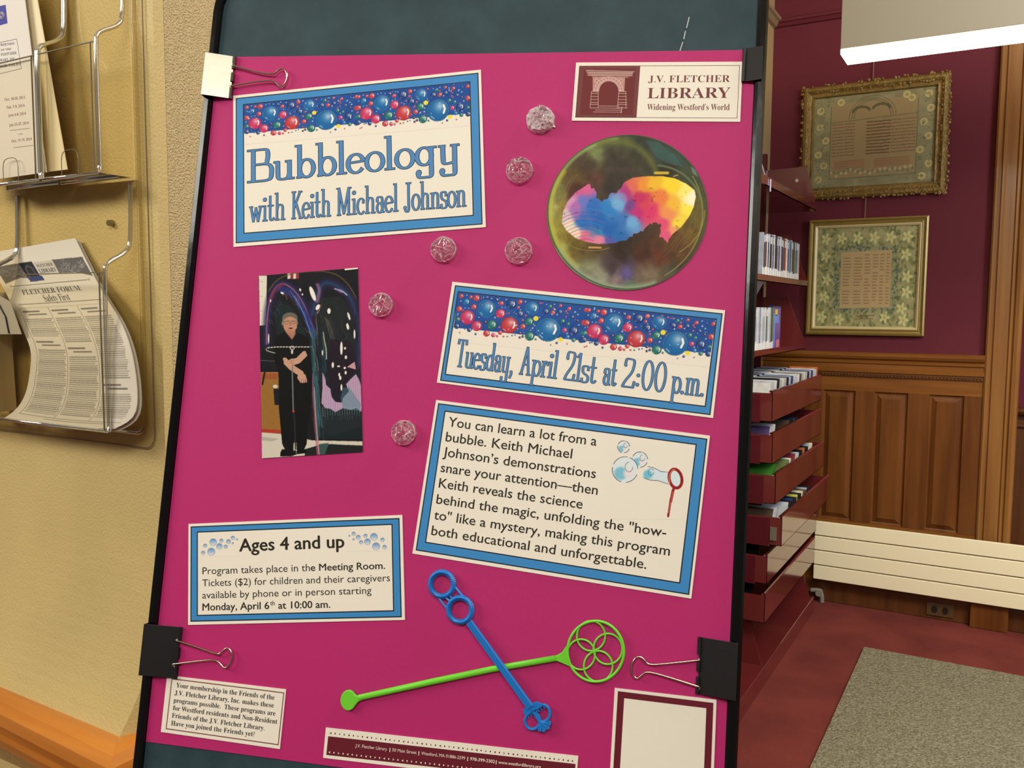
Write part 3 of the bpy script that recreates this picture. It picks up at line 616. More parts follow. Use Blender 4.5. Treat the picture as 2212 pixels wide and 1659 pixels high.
# --- membership card
def ringq(g, q0, d, h): 
    q1 = inset(q0, d); g.add([(*p, h) for p in q0] + [(*p, h) for p in q1], [(i, (i + 1) % 4, 4 + (i + 1) % 4, 4 + i)[::-1] for i in range(4)])
q = quadb(P6, [(352, 676), (1608, 826), (1542, 1456), (286, 1275)]); c = mean(q)
T = Thing('membership_card', 'small white card with thin maroon border and black serif text, bottom left corner', 'sign', (c[0], c[1], 0), BM)
g = G(); g.prism(q, .0002, .0009); T.part('paper', g, paper)
g = G(); ringq(g, quadb(P6, [(400, 708), (1590, 858), (1530, 1415), (338, 1245)]), .0009, .00094); T.part('border_line', g, mar)
g = G()
for s_, a, b in (('Your membership in the Friends of the', (447, 803), (1485, 935)), ('J.V. Fletcher Library, Inc. makes these', (430, 883), (1478, 1018)), ('programs possible.  These programs are', (420, 962), (1495, 1103)),
                 ('for Westford residents and Non-Resident', (413, 1043), (1515, 1190)), ('Friends of the J.V. Fletcher Library.', (402, 1122), (1380, 1258)), ('Have you joined the Friends yet?', (393, 1203), (1275, 1323))):
    btext(g, P6, s_, a, b, 45, .00099, serif=True)
T.part('lettering', g, txt)
# --- logo card
q = quadb(K5, [(953, 127), (1948, 122), (1932, 481), (927, 474)]); c = mean(q)
T = Thing('library_logo_card', 'white and maroon card with the library name and a stone arch drawing', 'sign', (c[0], c[1], 0), BM)
g = G(); g.prism(q, .0002, .0009); T.part('paper', g, paper)
g = G(); ringq(g, quadb(K5, [(972, 147), (1930, 143), (1915, 460), (948, 455)]), .0005, .00094); T.part('border_line', g, mar)
g = G(); g.poly(quadb(K5, [(972, 149), (1336, 149), (1313, 457), (948, 455)]), .00094); T.part('arch_panel', g, mar, label='maroon panel with a pale arch drawing')
cv = Canvas(965, 145, 1340, 460, .9, (112, 48, 48)); w_ = (225, 205, 192)
cv.poly([(1010, 172), (1300, 180), (1288, 205), (1250, 212), (1060, 208), (1022, 204)], w_, .35)
for a in ((( 1010, 173), (1302, 181)), ((1020, 186), (1292, 190)), ((1022, 204), (1290, 207)), ((1048, 213), (1268, 216))): cv.line(a, 2.2, w_)
for i in range(36): cv.line([(1030 + i * 7.2, 188), (1030 + i * 7.2 + RNG.rand() * 3, 203)], 2, w_, .8)
n_ = RNG.rand(cv.h, cv.w)[..., None]
m_ = cv.mask([(1052, 214), (1246, 216), (1240, 300), (1052, 300)]); arch = [(1148 + 58 * math.cos(t), 300 - 62 * math.sin(t)) for t in np.linspace(0, PI, 24)]
mo = cv.mask([(1206, 388), (1206, 300)] + arch + [(1088, 300), (1082, 388)]); mm_ = m_ & ~mo; cv.I[mm_] = (np.array((150, 100, 95)) + n_ * 75)[mm_]
for r_ in (62, 70, 86): cv.line([(1148 + r_ * math.cos(t), 300 - r_ * 1.02 * math.sin(t)) for t in np.linspace(0, PI, 24)], 2.6, w_)
for t in np.linspace(.1, PI - .1, 13): cv.line([(1148 + 70 * math.cos(t), 300 - 71 * math.sin(t)), (1148 + 86 * math.cos(t), 300 - 88 * math.sin(t))], 2, w_)
for xa, xb in ((1045, 1085), (1208, 1250)):
    for i, y in enumerate((300, 312, 330, 348, 366, 378, 398)): cv.line([(xa - i * 1.6, y), (xb + (i * 1.6 if xa > 1100 else 0), y)], 2.4, w_)
    cv.line([(xa, 300), (xa - 9, 398)], 2.2, w_); cv.line([(xb, 300), (xb, 398)], 2.2, w_)
for x in (1075, 1222): cv.line(circle(x, 236, 11, 14), 2.2, w_, closed=True)
for i in range(4): cv.line([(1090 - i * 12, 386 + i * 12), (1212 + i * 5, 388 + i * 12)], 2.2, w_)
cv.line([(1226, 392), (1222, 428)], 3, w_); cv.blur()
print_grid('arch_drawing', cv, board_pos(K5, .00097), 170, 132, [(1000, 165), (1310, 165), (1290, 440), (975, 438)], T.o, T.ctr)
g = G(); btext(g, K5, 'J.V. FLETCHER', (1383, 246), (1870, 243), 43, .00099, serif=True, bold=-.006); btext(g, K5, 'LIBRARY', (1378, 341), (1872, 338), 66, .00099, serif=True, bold=-.005)
btext(g, K5, "Widening Westford's World", (1376, 410), (1868, 411), 38, .00099, serif=True, bold=-.005); T.part('lettering', g, mar)
# --- address strip
q = quadb(P5, [(58, 873), (1340, 1018), (1326, 1180), (44, 1027)]); c = mean(q)
T = Thing('address_strip', 'long narrow maroon and white paper strip with the library address, bottom edge of the poster', 'sign', (c[0], c[1], 0), BM)
g = G(); g.prism(q, .0002, .0009); T.part('paper', g, paper)
g = G(); g.poly(quadb(P5, [(70, 917), (1326, 1058), (1320, 1155), (60, 1012)]), .00094); T.part('band', g, mar2, label='maroon band')
gd, gw = G(), G(); mm = 1 / 2.3532 * 4.55e-4
for (xa, ya, xb, yb, gg, cnt) in ((82, 901, 1310, 1043, gd, 54), (76, 998, 1306, 1138, gw, 54)):
    for i in range(cnt):
        x = xa + (xb - xa) * i / (cnt - 1); y = ya + (yb - ya) * i / (cnt - 1); o_ = np.array(kb(P5, x, y)); r_ = 5 * mm; k = i % 4
        if k % 2: gg.poly([tuple(o_ + p) for p in circle(0, 0, r_ * .65, 10, r_ * .85)], .00099)
        else:
            s_ = -1 if k == 0 else 1
            P = [(s_ * r_, -.1 * r_), (-s_ * r_ * .9, r_), (-s_ * r_ * .2, -.1 * r_), (-s_ * r_ * .9, -r_ * 1.2)]
            if s_ < 0: P = P[::-1]
            gg.add([(o_[0] + a, o_[1] + b, .00099) for a, b in P], [(0, 1, 2), (0, 2, 3)])
T.part('edge_pattern', gd, mar2); T.part('edge_pattern', gw, paper, label='white leaf pattern')
g = G()
for s_, x0_, x1_, bo in (('J.V. Fletcher Library', 208, 368, .0), ('|', 381, 385, .0), ('50 Main Street', 395, 518, .0), ('|', 528, 532, .0), ('Westford, MA 01886-2599', 542, 765, .0), ('|', 776, 780, .0), ('978-399-2302', 790, 916, .022), ('|', 921, 925, .02), ('www.westfordlibrary.org', 934, 1150, .012)):
    f_ = lambda x: 972 + .1155 * (x - 208); btext(g, P5, s_, (x0_, f_(x0_)), (x1_, f_(x1_)), 15, .00099, bold=bo)
T.part('lettering', g, ink('print_cream', (236, 222, 208)))
# --- maroon card bottom right (its code is left out)
q = quadb(P5, [(1525, 672), (2042, 732), (2022, 1262), (1495, 1190)]); c = mean(q)
T = Thing('bordered_card', 'white card with a wide dark maroon border and blank centre, bottom right corner', 'sign', (c[0], c[1], 0), BM)
g = G(); g.prism(q, .0002, .0009); T.part('paper', g, paper)
g = G(); q1 = quadb(P5, [(1541, 688), (2026, 748), (2008, 1242), (1512, 1175)]); q2 = quadb(P5, [(1573, 724), (1990, 775), (1974, 1200), (1548, 1140)])
g.add([(*p, .00094) for p in q1] + [(*p, .00094) for p in q2], [(i, (i + 1) % 4, 4 + (i + 1) % 4, 4 + i)[::-1] for i in range(4)]); T.part('border', g, mar2, label='dark maroon border')

# --- cut-out soap bubble
cv = Canvas(760, 545, 1755, 1500, .78, (70, 58, 40)); BCX, BCY = 1258, 1022
cv.idw([(800, 1000, (150, 150, 90)), (830, 900, (120, 120, 70)), (860, 1100, (150, 140, 60)), (900, 1000, (140, 120, 50)), (950, 800, (96, 78, 44)), (1050, 650, (120, 130, 80)), (1000, 720, (76, 62, 48)), (1180, 590, (96, 104, 66)), (1150, 680, (66, 60, 50)),
        (1200, 760, (66, 58, 48)), (1150, 850, (58, 52, 46)), (1050, 800, (90, 60, 48)), (950, 900, (84, 50, 40)), (1350, 680, (64, 62, 46)), (1320, 590, (56, 62, 50)), (1450, 640, (52, 72, 66)), (1550, 700, (60, 84, 80)), (1640, 800, (66, 72, 50)), (1500, 760, (52, 50, 36)),
        (1690, 950, (96, 88, 44)), (1700, 1050, (110, 96, 48)), (1640, 1150, (104, 84, 40)), (1600, 1250, (88, 60, 36)), (1540, 1180, (92, 62, 34)), (1450, 1300, (96, 52, 34)), (1350, 1250, (76, 44, 32)), (1280, 1200, (54, 40, 30)), (1200, 1260, (50, 38, 32)), (1150, 1330, (70, 58, 60)),
        (1050, 1250, (88, 72, 40)), (960, 1230, (110, 92, 40)), (900, 1200, (130, 112, 44)), (860, 1240, (150, 150, 80)), (980, 1380, (130, 134, 100)), (1080, 1420, (140, 140, 120)), (1200, 1400, (130, 110, 110)), (1250, 1370, (92, 78, 130)), (1380, 1400, (120, 104, 84)), (1500, 1380, (84, 78, 60)), (1300, 1470, (100, 116, 96)), (1620, 1350, (50, 52, 40))], p=3.4, warp=90, seed=4)
cv.I *= (1 + (fnoise(cv.w, cv.h, 26, 8)[..., None] - .5) * .35)
def arc(cx_, cy_, r1, r2, a0, a1, n=40): return [(cx_ + r1 * math.cos(math.radians(a0 + (a1 - a0) * i / n)), cy_ + r2 * math.sin(math.radians(a0 + (a1 - a0) * i / n))) for i in range(n + 1)]
cv.line(arc(BCX, BCY, 462, 446, 150, 262), 22, (148, 172, 104), .75, soft=.7); cv.line(arc(BCX - 20, BCY, 436, 420, 130, 215), 26, (196, 186, 60), .6, soft=.8)
cv.line(arc(BCX, BCY, 465, 450, 70, 150), 30, (150, 172, 140), .75, soft=.8); cv.line(arc(BCX, BCY, 462, 444, -75, 40), 8, (60, 76, 60), .8, soft=.5)
cv.line(arc(BCX, BCY, 450, 432, -30, 60), 5, (150, 158, 90), .8, soft=.5); cv.line(arc(BCX, BCY, 475, 458, 0, 360, 80), 9, (60, 66, 44), .75, soft=.6)
cv.line(arc(1180, 860, 260, 265, 250, 340), 34, (106, 112, 50), .7, soft=.8); cv.line(arc(1420, 1010, 285, 270, 275, 345), 12, (110, 126, 84), .8, soft=.5); cv.line(arc(1420, 1010, 300, 285, 0, 60), 6, (170, 150, 70), .7, soft=.5)
cv.poly([(1370, 595), (1440, 600), (1540, 680), (1590, 750), (1500, 730), (1430, 690)], (64, 98, 92), .6); cv.poly([(1635, 745), (1665, 770), (1680, 810), (1650, 790)], (120, 150, 136), .7)
cv.line([(1425, 786), (1500, 786)], 16, (206, 176, 60)); cv.line([(1535, 806), (1560, 798)], 7, (180, 150, 60)); cv.line([(1030, 1230), (1100, 1232)], 11, (200, 150, 90)); cv.line(arc(1050, 1120, 200, 130, 60, 160), 5, (150, 130, 70), .7)
for i in range(16): cv.line(arc(BCX, BCY, 380 + i * 5, 366 + i * 5, 150 + RNG.rand() * 60, 160 + RNG.rand() * 60), 3, (210, 190, 90), .22)
for i in range(16): cv.line(arc(BCX, BCY, 330 + i * 8, 320 + i * 8, -5 + RNG.rand() * 30, 20 + RNG.rand() * 40), 3, (190, 160, 80), .25)
LW = [(868, 1085), (874, 1020), (900, 960), (950, 900), (1000, 868), (1030, 850), (1045, 880), (1075, 900), (1070, 935), (1110, 955), (1150, 925), (1160, 905), (1200, 905), (1225, 870), (1240, 842), (1290, 815), (1370, 806), (1470, 805), (1540, 818), (1610, 850), (1660, 890), (1668, 925), (1655, 990), (1625, 1050), (1580, 1110), (1530, 1150), (1505, 1180), (1500, 1205), (1470, 1170), (1450, 1160), (1462, 1100), (1430, 1080), (1390, 1085), (1360, 1120), (1330, 1140), (1290, 1165), (1240, 1190), (1170, 1205), (1090, 1210), (1020, 1200), (950, 1175), (895, 1130)]
LWj = []
for i in range(len(LW)):
    a, b = np.array(LW[i], float), np.array(LW[(i + 1) % len(LW)], float); LWj.append(tuple(a)); 
    jag = 9 if (5 <= i <= 13 or 28 <= i <= 36) else 1.5
    for t in (.33, .66): LWj.append(tuple(a + (b - a) * t + RNG.randn(2) * jag * .6))
m_ = cv.mask(LWj)
cv.idw([(880, 1060, (228, 196, 196)), (900, 1120, (246, 226, 196)), (920, 960, (214, 150, 190)), (980, 900, (206, 96, 150)), (1010, 870, (220, 100, 150)), (960, 1010, (176, 110, 180)), (1010, 980, (110, 120, 200)), (1060, 1000, (50, 110, 190)), (1000, 1080, (40, 110, 190)), (1100, 1060, (30, 104, 186)), (1160, 1000, (50, 130, 200)), (1150, 1120, (30, 100, 180)),
        (1100, 1130, (60, 130, 180)), (1190, 1150, (40, 110, 180)), (1230, 1060, (60, 120, 190)), (1290, 1080, (100, 160, 214)), (1210, 960, (110, 170, 220)), (960, 1150, (248, 220, 190)), (1020, 1180, (232, 110, 140)), (1090, 1190, (226, 130, 160)), (1160, 1185, (90, 90, 170)), (1250, 900, (180, 60, 130)), (1280, 960, (120, 70, 140)), (1300, 860, (224, 110, 90)), (1330, 1010, (196, 50, 120)),
        (1350, 930, (200, 50, 100)), (1420, 1020, (220, 60, 110)), (1480, 1090, (226, 80, 120)), (1500, 1150, (226, 90, 130)), (1350, 850, (236, 150, 60)), (1420, 840, (240, 190, 50)), (1450, 930, (236, 130, 70)), (1520, 850, (250, 220, 50)), (1530, 960, (244, 190, 60)), (1500, 1020, (240, 150, 90)), (1600, 880, (252, 240, 120)), (1640, 930, (255, 252, 214)), (1610, 1000, (252, 236, 80)), (1560, 1080, (246, 220, 70)), (1540, 1130, (240, 160, 110)), (1380, 960, (214, 70, 90))], m_, p=4.2, warp=70, seed=21)
n_ = fnoise(cv.w, cv.h, 40, 31); sp = m_ & (n_ < .25); cv.I[sp] *= .8
for i in range(11): 
    cc = [(60, 80, 160), (90, 70, 150), (70, 140, 190), (200, 90, 150)][i % 4]
    for p in [arc(1010, 1260, 70 + i * 22, 60 + i * 20, 205, 300)]: 
        I0 = cv.I.copy(); cv.line(p, 6, cc, .4, soft=.6); cv.I[~m_] = I0[~m_]
for x, y, r_ in ((1215, 945, 42), (1290, 1075, 36), (1190, 975, 26)): cv.disc(x, y, r_, (120, 178, 224), al=.6, soft=.5)
cv.blur()
q = circle(0, 0, 1, 96); P = board_pos(K5, 0)
ell = lambda r: [(BCX + 482 * r * math.cos(t), BCY + 465 * r * math.sin(t) + 12 * math.cos(t) * -1) for t in np.linspace(0, 2 * PI, 97)[:-1]]
eb = [kb(K5, *p) for p in ell(1)]; c = mean(eb)
T = Thing('bubble_cutout', 'round glossy cut-out picture of a soap bubble with rainbow colours, upper right of the poster', 'picture', (c[0], c[1], 0), BM)
g = G(); g.prism(eb, .0002, .0008); T.part('backing', g, ink('print_olive', (84, 88, 56)))
print_grid('bubble_picture', cv, board_pos(K5, .00085), 350, 340, [(773, 552), (1743, 552), (1743, 1492), (773, 1492)], T.o, T.ctr, keep=lambda X, Y: ((X - BCX) / 480) ** 2 + ((Y - BCY + 12 * (X - BCX) / 482) / 463) ** 2 < 1)

# --- photograph of the performer
cv = Canvas(135, 60, 960, 1560, .62, (18, 18, 24)); cv.I += fnoise(cv.w, cv.h, 20, 3)[..., None] * 10
cv.poly([(145, 130), (206, 130), (202, 515), (152, 518)], (222, 216, 200))
for y in (175, 290, 405): cv.line([(156, y), (170, y)], 5, (190, 150, 130))
for i, cc in enumerate(((214, 208, 196), (150, 50, 50), (214, 208, 196), (150, 50, 50))): cv.poly([(368 + i * 22, 108), (390 + i * 22, 108), (390 + i * 22, 152), (368 + i * 22, 156)], cc)
cv.poly([(156, 885), (300, 880), (330, 1360), (166, 1345)], (158, 112, 52))
for i in range(24): cv.line([(170 + i * 6.4, 935), (176 + i * 6.4, 1330)], 2.2, (122, 82, 36), .7)
cv.poly([(160, 882), (290, 882), (292, 936), (165, 936)], (150, 84, 44)); cv.line([(160, 884), (290, 884)], 6, (196, 130, 80)); cv.poly([(166, 1322), (330, 1332), (330, 1360), (168, 1352)], (168, 60, 40)); cv.line([(190, 880), (172, 975)], 14, (30, 26, 26))
cv.line([(160, 790), (270, 795)], 5, (90, 90, 90)); cv.poly([(166, 1350), (330, 1362), (560, 1412), (960, 1420), (960, 1452), (640, 1440), (520, 1476), (610, 1520), (600, 1545), (166, 1560)], (206, 200, 184))
cv.poly([(150, 1380), (300, 1400), (250, 1420), (150, 1410)], (176, 172, 160)); cv.poly([(510, 1478), (700, 1440), (960, 1455), (960, 1520), (600, 1545), (500, 1530)], (30, 32, 34)); cv.poly([(610, 1440), (690, 1430), (660, 1520), (612, 1530)], (60, 96, 92), .8)
cv.poly([(565, 560), (640, 520), (940, 600), (950, 1400), (600, 1400), (560, 900)], (22, 34, 38))
def wob(pts, it=2): return [tuple(p) for p in chaikin(pts, it)]
A1 = [(205, 660), (205, 520), (214, 400), (240, 280), (280, 210), (340, 185), (420, 240), (490, 340), (540, 470), (575, 560)]
for w_, cc, al in ((60, (44, 32, 74), .75), (34, (34, 50, 112), .45), (16, (100, 50, 90), .7), (5, (190, 150, 150), .7)): cv.line(wob(A1), w_, cc, al, soft=.6)
cv.line(wob([(300, 230), (400, 260), (480, 380), (540, 520), (575, 600)]), 42, (36, 52, 130), .8, soft=.6); cv.line(wob([(420, 290), (500, 430), (560, 620)]), 8, (90, 140, 190), .8); cv.line(wob([(230, 330), (260, 250), (330, 195)]), 26, (120, 40, 70), .7, soft=.6)
A2 = [(560, 430), (590, 300), (640, 180), (720, 190), (820, 250), (880, 340), (915, 480), (925, 640), (935, 820)]
for w_, cc, al in ((70, (48, 34, 78), .7), (40, (32, 50, 98), .5), (16, (28, 84, 100), .5)): cv.line(wob(A2), w_, cc, al, soft=.6)
cv.line(wob([(220, 250), (280, 160), (400, 110), (600, 90), (740, 110), (840, 190), (900, 300)]), 10, (110, 90, 50), .7, soft=.5); cv.line(wob([(600, 330), (620, 240), (600, 200)]), 24, (150, 110, 140), .7, soft=.6); cv.line(wob([(600, 380), (640, 350), (600, 420)]), 14, (190, 160, 130), .6)
cv.poly([(260, 420), (300, 340), (380, 360), (440, 420), (500, 560), (540, 700), (300, 640)], (24, 42, 42), .8); cv.poly([(600, 480), (640, 300), (780, 290), (880, 420), (905, 700), (760, 760), (640, 700)], (30, 40, 38), .75)
cv.poly([(650, 440), (690, 480), (720, 560), (760, 700), (700, 620)], (86, 84, 72), .7)
for i in range(90):
    x = 590 + RNG.rand() * 340; y = 260 + RNG.rand() * 820; cv.line(wob([(x, y), (x + RNG.randn() * 14, y + 50), (x + RNG.randn() * 30, y + 90 + RNG.rand() * 90)]), 4 + RNG.rand() * 16, [(52, 36, 66), (28, 58, 66), (20, 18, 28), (70, 60, 56), (44, 30, 50)][i % 5], .35, soft=.7)
for i in range(40):
    t = RNG.rand(); x = 215 + 330 * t + RNG.randn() * 14; y = 250 + 300 * (2 * t - .9) ** 2 + RNG.randn() * 20; cv.line(wob([(x, y), (x + 14, y + 14), (x + 24, y + 44)]), 3, [(150, 90, 110), (90, 110, 180), (190, 150, 120)][i % 3], .5)
cv.poly([(700, 620), (860, 640), (900, 760), (905, 870), (820, 960), (840, 1030), (800, 1090), (770, 1130), (720, 1060), (680, 900)], (34, 20, 34), .75)
P_ = [(640, 880), (662, 930), (668, 980), (700, 1010), (712, 1075), (740, 1112), (790, 1118), (800, 1080), (846, 1030), (822, 975), (858, 935), (900, 896), (925, 940), (940, 990), (950, 1130), (940, 1190), (905, 1160), (860, 1175), (800, 1160), (740, 1192), (700, 1165), (660, 1160), (632, 1120), (640, 1000)]
cv.poly(P_, (186, 150, 182)); mp_ = cv.mask(P_)
for i in range(46):
    x = 640 + i * 6.8; I0 = cv.I.copy(); cv.line(wob([(x, 880), (x + 8, 1000), (x - 4, 1100), (x + 6, 1220)]), 2.6, (110, 100, 140) if i % 2 else (216, 190, 206), .8); cv.I[~mp_] = I0[~mp_]
cv.poly([(800, 1000), (850, 1000), (940, 1130), (930, 1180), (800, 1170), (780, 1080)], (70, 130, 140), .5); cv.poly([(830, 840), (890, 800), (900, 860)], (200, 150, 160)); cv.line(wob([(560, 900), (575, 1100), (590, 1300), (606, 1520)]), 22, (170, 90, 120), .8, soft=.6); cv.line(wob([(590, 920), (600, 1150), (600, 1400)]), 20, (60, 110, 120), .7, soft=.6)
cv.line(wob([(572, 560), (560, 700), (575, 900), (600, 1150), (640, 1300)]), 30, (40, 90, 96), .7, soft=.7); cv.line(wob([(575, 1000), (590, 1300), (612, 1520)]), 5, (220, 190, 150), .8)
for i in range(34):
    x = 545 + RNG.rand() * 110; y = 420 + RNG.rand() * 900; cv.line(wob([(x, y), (x + 10, y + 40), (x + 16, y + 100 + RNG.rand() * 80)]), 3, [(120, 170, 180), (150, 110, 160), (190, 180, 140), (60, 120, 150)][i % 4], .5)
for i in range(16): x = 640 + i * 19; cv.line([(x, 1150), (x + 4, 1215 + RNG.rand() * 40)], 4, (150, 170, 176), .6)
cv.poly([(640, 1230), (940, 1200), (945, 1300), (700, 1380), (640, 1340)], (36, 42, 46), .6)
for x, y, a, b, rt in ((563, 270, 17, 60, -.35), (690, 405, 13, 22, 0), (845, 445, 8, 32, -.3), (836, 525, 10, 26, -.2), (889, 585, 7, 36, 0), (787, 695, 10, 52, 0), (815, 695, 8, 10, 0), (720, 825, 9, 22, 0), (822, 765, 9, 14, 0), (770, 900, 7, 14, 0), (778, 925, 9, 16, 0), (820, 885, 8, 14, 0), (787, 1000, 7, 26, 0), (813, 848, 9, 9, 0), (765, 835, 12, 6, 0), (640, 730, 5, 22, 0), (466, 240, 7, 12, -.3), (483, 275, 6, 8, 0), (326, 265, 14, 8, .5), (235, 325, 5, 12, 0), (603, 375, 14, 24, .5), (220, 620, 5, 40, 0)): cv.disc(x, y, a, (236, 232, 222), ry=b, rot=rt)
cv.line(wob([(645, 570), (655, 640), (670, 700), (670, 780)]), 5, (225, 222, 215)); cv.line(wob([(735, 232), (790, 245), (830, 280)]), 9, (216, 206, 216), .8); cv.line(wob([(750, 238), (790, 260)]), 12, (140, 110, 180), .8)
# the man in black
cv.poly(wob([(345, 568), (300, 588), (262, 640), (264, 780), (292, 850), (300, 960), (296, 1120), (312, 1290), (330, 1490), (415, 1495), (430, 1430), (440, 1495), (512, 1485), (528, 1310), (560, 1050), (560, 880), (548, 740), (540, 640), (505, 595), (440, 572)], 1), (15, 14, 14))
cv.poly([(325, 1480), (415, 1485), (440, 1520), (400, 1535), (310, 1538), (312, 1505)], (14, 13, 13)); cv.poly([(430, 1480), (515, 1480), (520, 1510), (440, 1520)], (14, 13, 13)); cv.poly([(415, 1430), (436, 1430), (440, 1500), (414, 1500)], (190, 184, 168)); cv.disc(424, 1500, 11, (22, 22, 22))
cv.poly([(350, 575), (432, 575), (404, 628)], (176, 122, 98)); cv.poly([(350, 545), (430, 545), (425, 590), (402, 615), (360, 590)], (170, 116, 94))
cv.disc(386, 500, 54, (186, 134, 108), ry=80); cv.disc(386, 458, 59, (104, 100, 88), ry=42); cv.poly([(338, 470), (438, 470), (440, 540), (400, 560), (345, 545)], (190, 138, 112)); cv.disc(388, 482, 46, (192, 142, 116), ry=32)
cv.disc(331, 500, 9, (170, 118, 96), ry=18); cv.disc(442, 498, 6, (170, 118, 96), ry=16); cv.line([(332, 470), (335, 520)], 9, (120, 116, 104)); cv.line([(440, 465), (441, 505)], 7, (120, 116, 104))
for x in (366, 412): cv.line(circle(x, 491, 19, 14, 15), 3, (90, 74, 66), closed=True); cv.line([(x - 9, 487), (x + 9, 487)], 4, (70, 52, 44))
cv.line([(345, 486), (334, 488)], 3, (90, 74, 66)); cv.line([(389, 495), (384, 515), (394, 518)], 4, (150, 100, 80)); cv.disc(392, 536, 17, (92, 40, 38), ry=9); cv.line([(376, 530), (408, 530)], 4, (220, 200, 190)); cv.disc(388, 562, 24, (176, 124, 100), ry=12, soft=.5)
cv.line([(350, 572), (402, 632)], 9, (30, 28, 28)); cv.line([(440, 575), (404, 632)], 9, (30, 28, 28)); cv.line([(404, 632), (404, 700)], 4, (40, 38, 38))
sk = (196, 152, 128)
cv.line([(345, 790), (400, 845), (470, 890)], 46, sk); cv.line([(500, 740), (450, 790), (400, 806)], 48, sk); cv.poly([(262, 640), (330, 770), (340, 810), (285, 850), (262, 780)], (15, 14, 14)); cv.poly([(530, 690), (545, 740), (530, 770), (505, 712)], (15, 14, 14)); cv.disc(408, 800, 34, sk, ry=25); cv.disc(478, 920, 34, sk, ry=32)
for i in range(4): cv.line([(462 + i * 16, 930), (470 + i * 15, 960 - abs(i - 1) * 3)], 13, sk); cv.line([(471 + i * 15, 932), (477 + i * 14, 956)], 3, (150, 106, 84))
for i in range(3): cv.line([(385 + i * 3, 792 + i * 11), (415, 790 + i * 12)], 3, (150, 106, 84))
cv.line([(404, 830), (410, 1010), (414, 1180)], 9, (88, 90, 92)); cv.line([(402, 830), (410, 1180)], 3, (170, 170, 170)); cv.line([(416, 1190), (424, 1300), (430, 1480)], 10, (40, 42, 48)); cv.disc(413, 1185, 9, (190, 70, 50))
for i in range(30): x = 206 + i * 11.8; cv.line([(x, 694 - min(i, 6) * 1.4), (x + 7, 690 - min(i, 6) * 1.2)], 8, (212, 208, 198) if i % 2 else (120, 118, 112))
cv.line(wob([(200, 700), (205, 714), (240, 724), (270, 732)]), 6, (190, 186, 176)); cv.line(circle(404, 692, 16, 12, 13), 6, (214, 210, 200), closed=True); cv.disc(403, 722, 9, (200, 196, 188), ry=18); cv.disc(550, 684, 6, (60, 60, 60))
cv.disc(272, 992, 19, (206, 200, 186), ry=14); cv.poly([(258, 1010), (298, 1010), (300, 1136), (268, 1138), (262, 1080)], (24, 28, 28))
cv.blur()
q0 = [(142, 130), (915, 67), (953, 1503), (168, 1552)]; q = quadb(P1, q0); c = mean(q)
T = Thing('photo_print', 'photograph of a man in black standing beside a giant soap bubble, left of the poster', 'photograph', (c[0], c[1], 0), BM)
g = G(); g.prism(q, .0002, .0008); T.part('paper', g, ink('photo_paper', (60, 60, 62)))
print_grid('picture', cv, board_pos(P1, .00085), 250, 470, [(143, 131), (914, 69), (952, 1502), (169, 1551)], T.o, T.ctr)
g = G(); g.poly(quadb(P1, [(812, 76), (915, 67), (915, 77), (814, 88)]), .00099); T.part('white_edge', g, paper)
# ================================================================== CLIPS, WANDS, CELLOPHANE
clipb = mat('clip_pale_sheen', (120, 118, 106), 0.27, metal=1.0, bump=0.12, bscale=9, bdist=.006)  # black clip; its reflected light is put into this pale metal colour
clipm = mat('clip_black_satin', (20, 20, 21), 0.5, spec=0.35)
wire = mat('clip_wire', (196, 180, 160), 0.22, metal=1.0)
def clip(name_label, edge_x, inward, yc, length, depth, out, hs, m, handle_px=None, spread=0.0, lead=0.0, tilt=0.0):
    """folded spring clip: spine outside the board edge, two jaws closing on it, rolled lips, wire handle"""
    c = (edge_x, yc, 0); T = Thing('binder_clip', name_label, 'binder clip', c, BM)
    th = .0007; s = inward; X = lambda u: edge_x + s * u
    y0_, y1_ = yc - length / 2, yc + length / 2
    prof = [(-out, -hs - .012), (-out, hs), (depth, .0022), (depth, .0022 - th), (-out + th, hs - th * 1.6), (-out + th, -hs - .012 + th), (depth, -.0225), (depth, -.0235)]
    g = G(); g.sweep(prof, y0_, y1_, lambda u, v, w: (X(u), w + tilt * u, v)); T.part('body', g, m, bevel=.0004)
    g = G()
    for a, b in (((y0_, y0_ + length * .30), (y1_ - length * .30, y1_), (yc - length * .10, yc + length * .10)) if handle_px else ((y0_, y1_),)):
        g.tube([(X(depth), a + tilt * depth, .0026), (X(depth), b + tilt * depth, .0026)], .0019, 10)
    T.part('lip', g, m, smooth=False)
    if handle_px:
        P = [(*bd(*p, .0035), .0040) for p in handle_px]; P = [tuple(p) for p in chaikin(P, 2)]
        a, b = P[0], P[-1]; P = [(X(depth), a[1] + .0035, .0028)] + P + [(X(depth), b[1] - .0035, .0028)] if a[1] > b[1] else [(X(depth), a[1], .0028)] + P + [(X(depth), b[1], .0028)]
        g = G(); g.tube(P, .00095, 10); T.part('wire_handle', g, wire, smooth=True, label='bent silver wire handle')
    else:
        g = G(); P = [(X(depth), y0_ + length * .33, -.0255), (X(depth + .030), yc - .003, -.030), (X(depth + .045), yc - .008, -.031), (X(depth + .050), yc, -.031), (X(depth + .045), yc + .008, -.031), (X(depth + .030), yc + .003, -.030), (X(depth), y1_ - length * .33, -.0255)]
        g.tube(chaikin(P, 2), .00095, 8); T.part('wire_handle', g, wire, smooth=True)
    return T
def c4(*p): return [cr(K4, *q) for q in p]
def c6(*p): return [cr(P6, *q) for q in p]
def c5(*p): return [cr(P5, *q) for q in p]
clip('glossy black binder clip reflecting light, gripping the top left edge of the poster', 0.0, 1, PH - .0235, .047, .0205, .0085, .0120, clipb, c4((248, 143), (430, 195), (560, 214), (590, 180), (625, 163), (655, 195), (660, 235), (640, 285), (610, 308), (590, 290), (560, 255), (420, 265), (238, 300)), tilt=-.02)
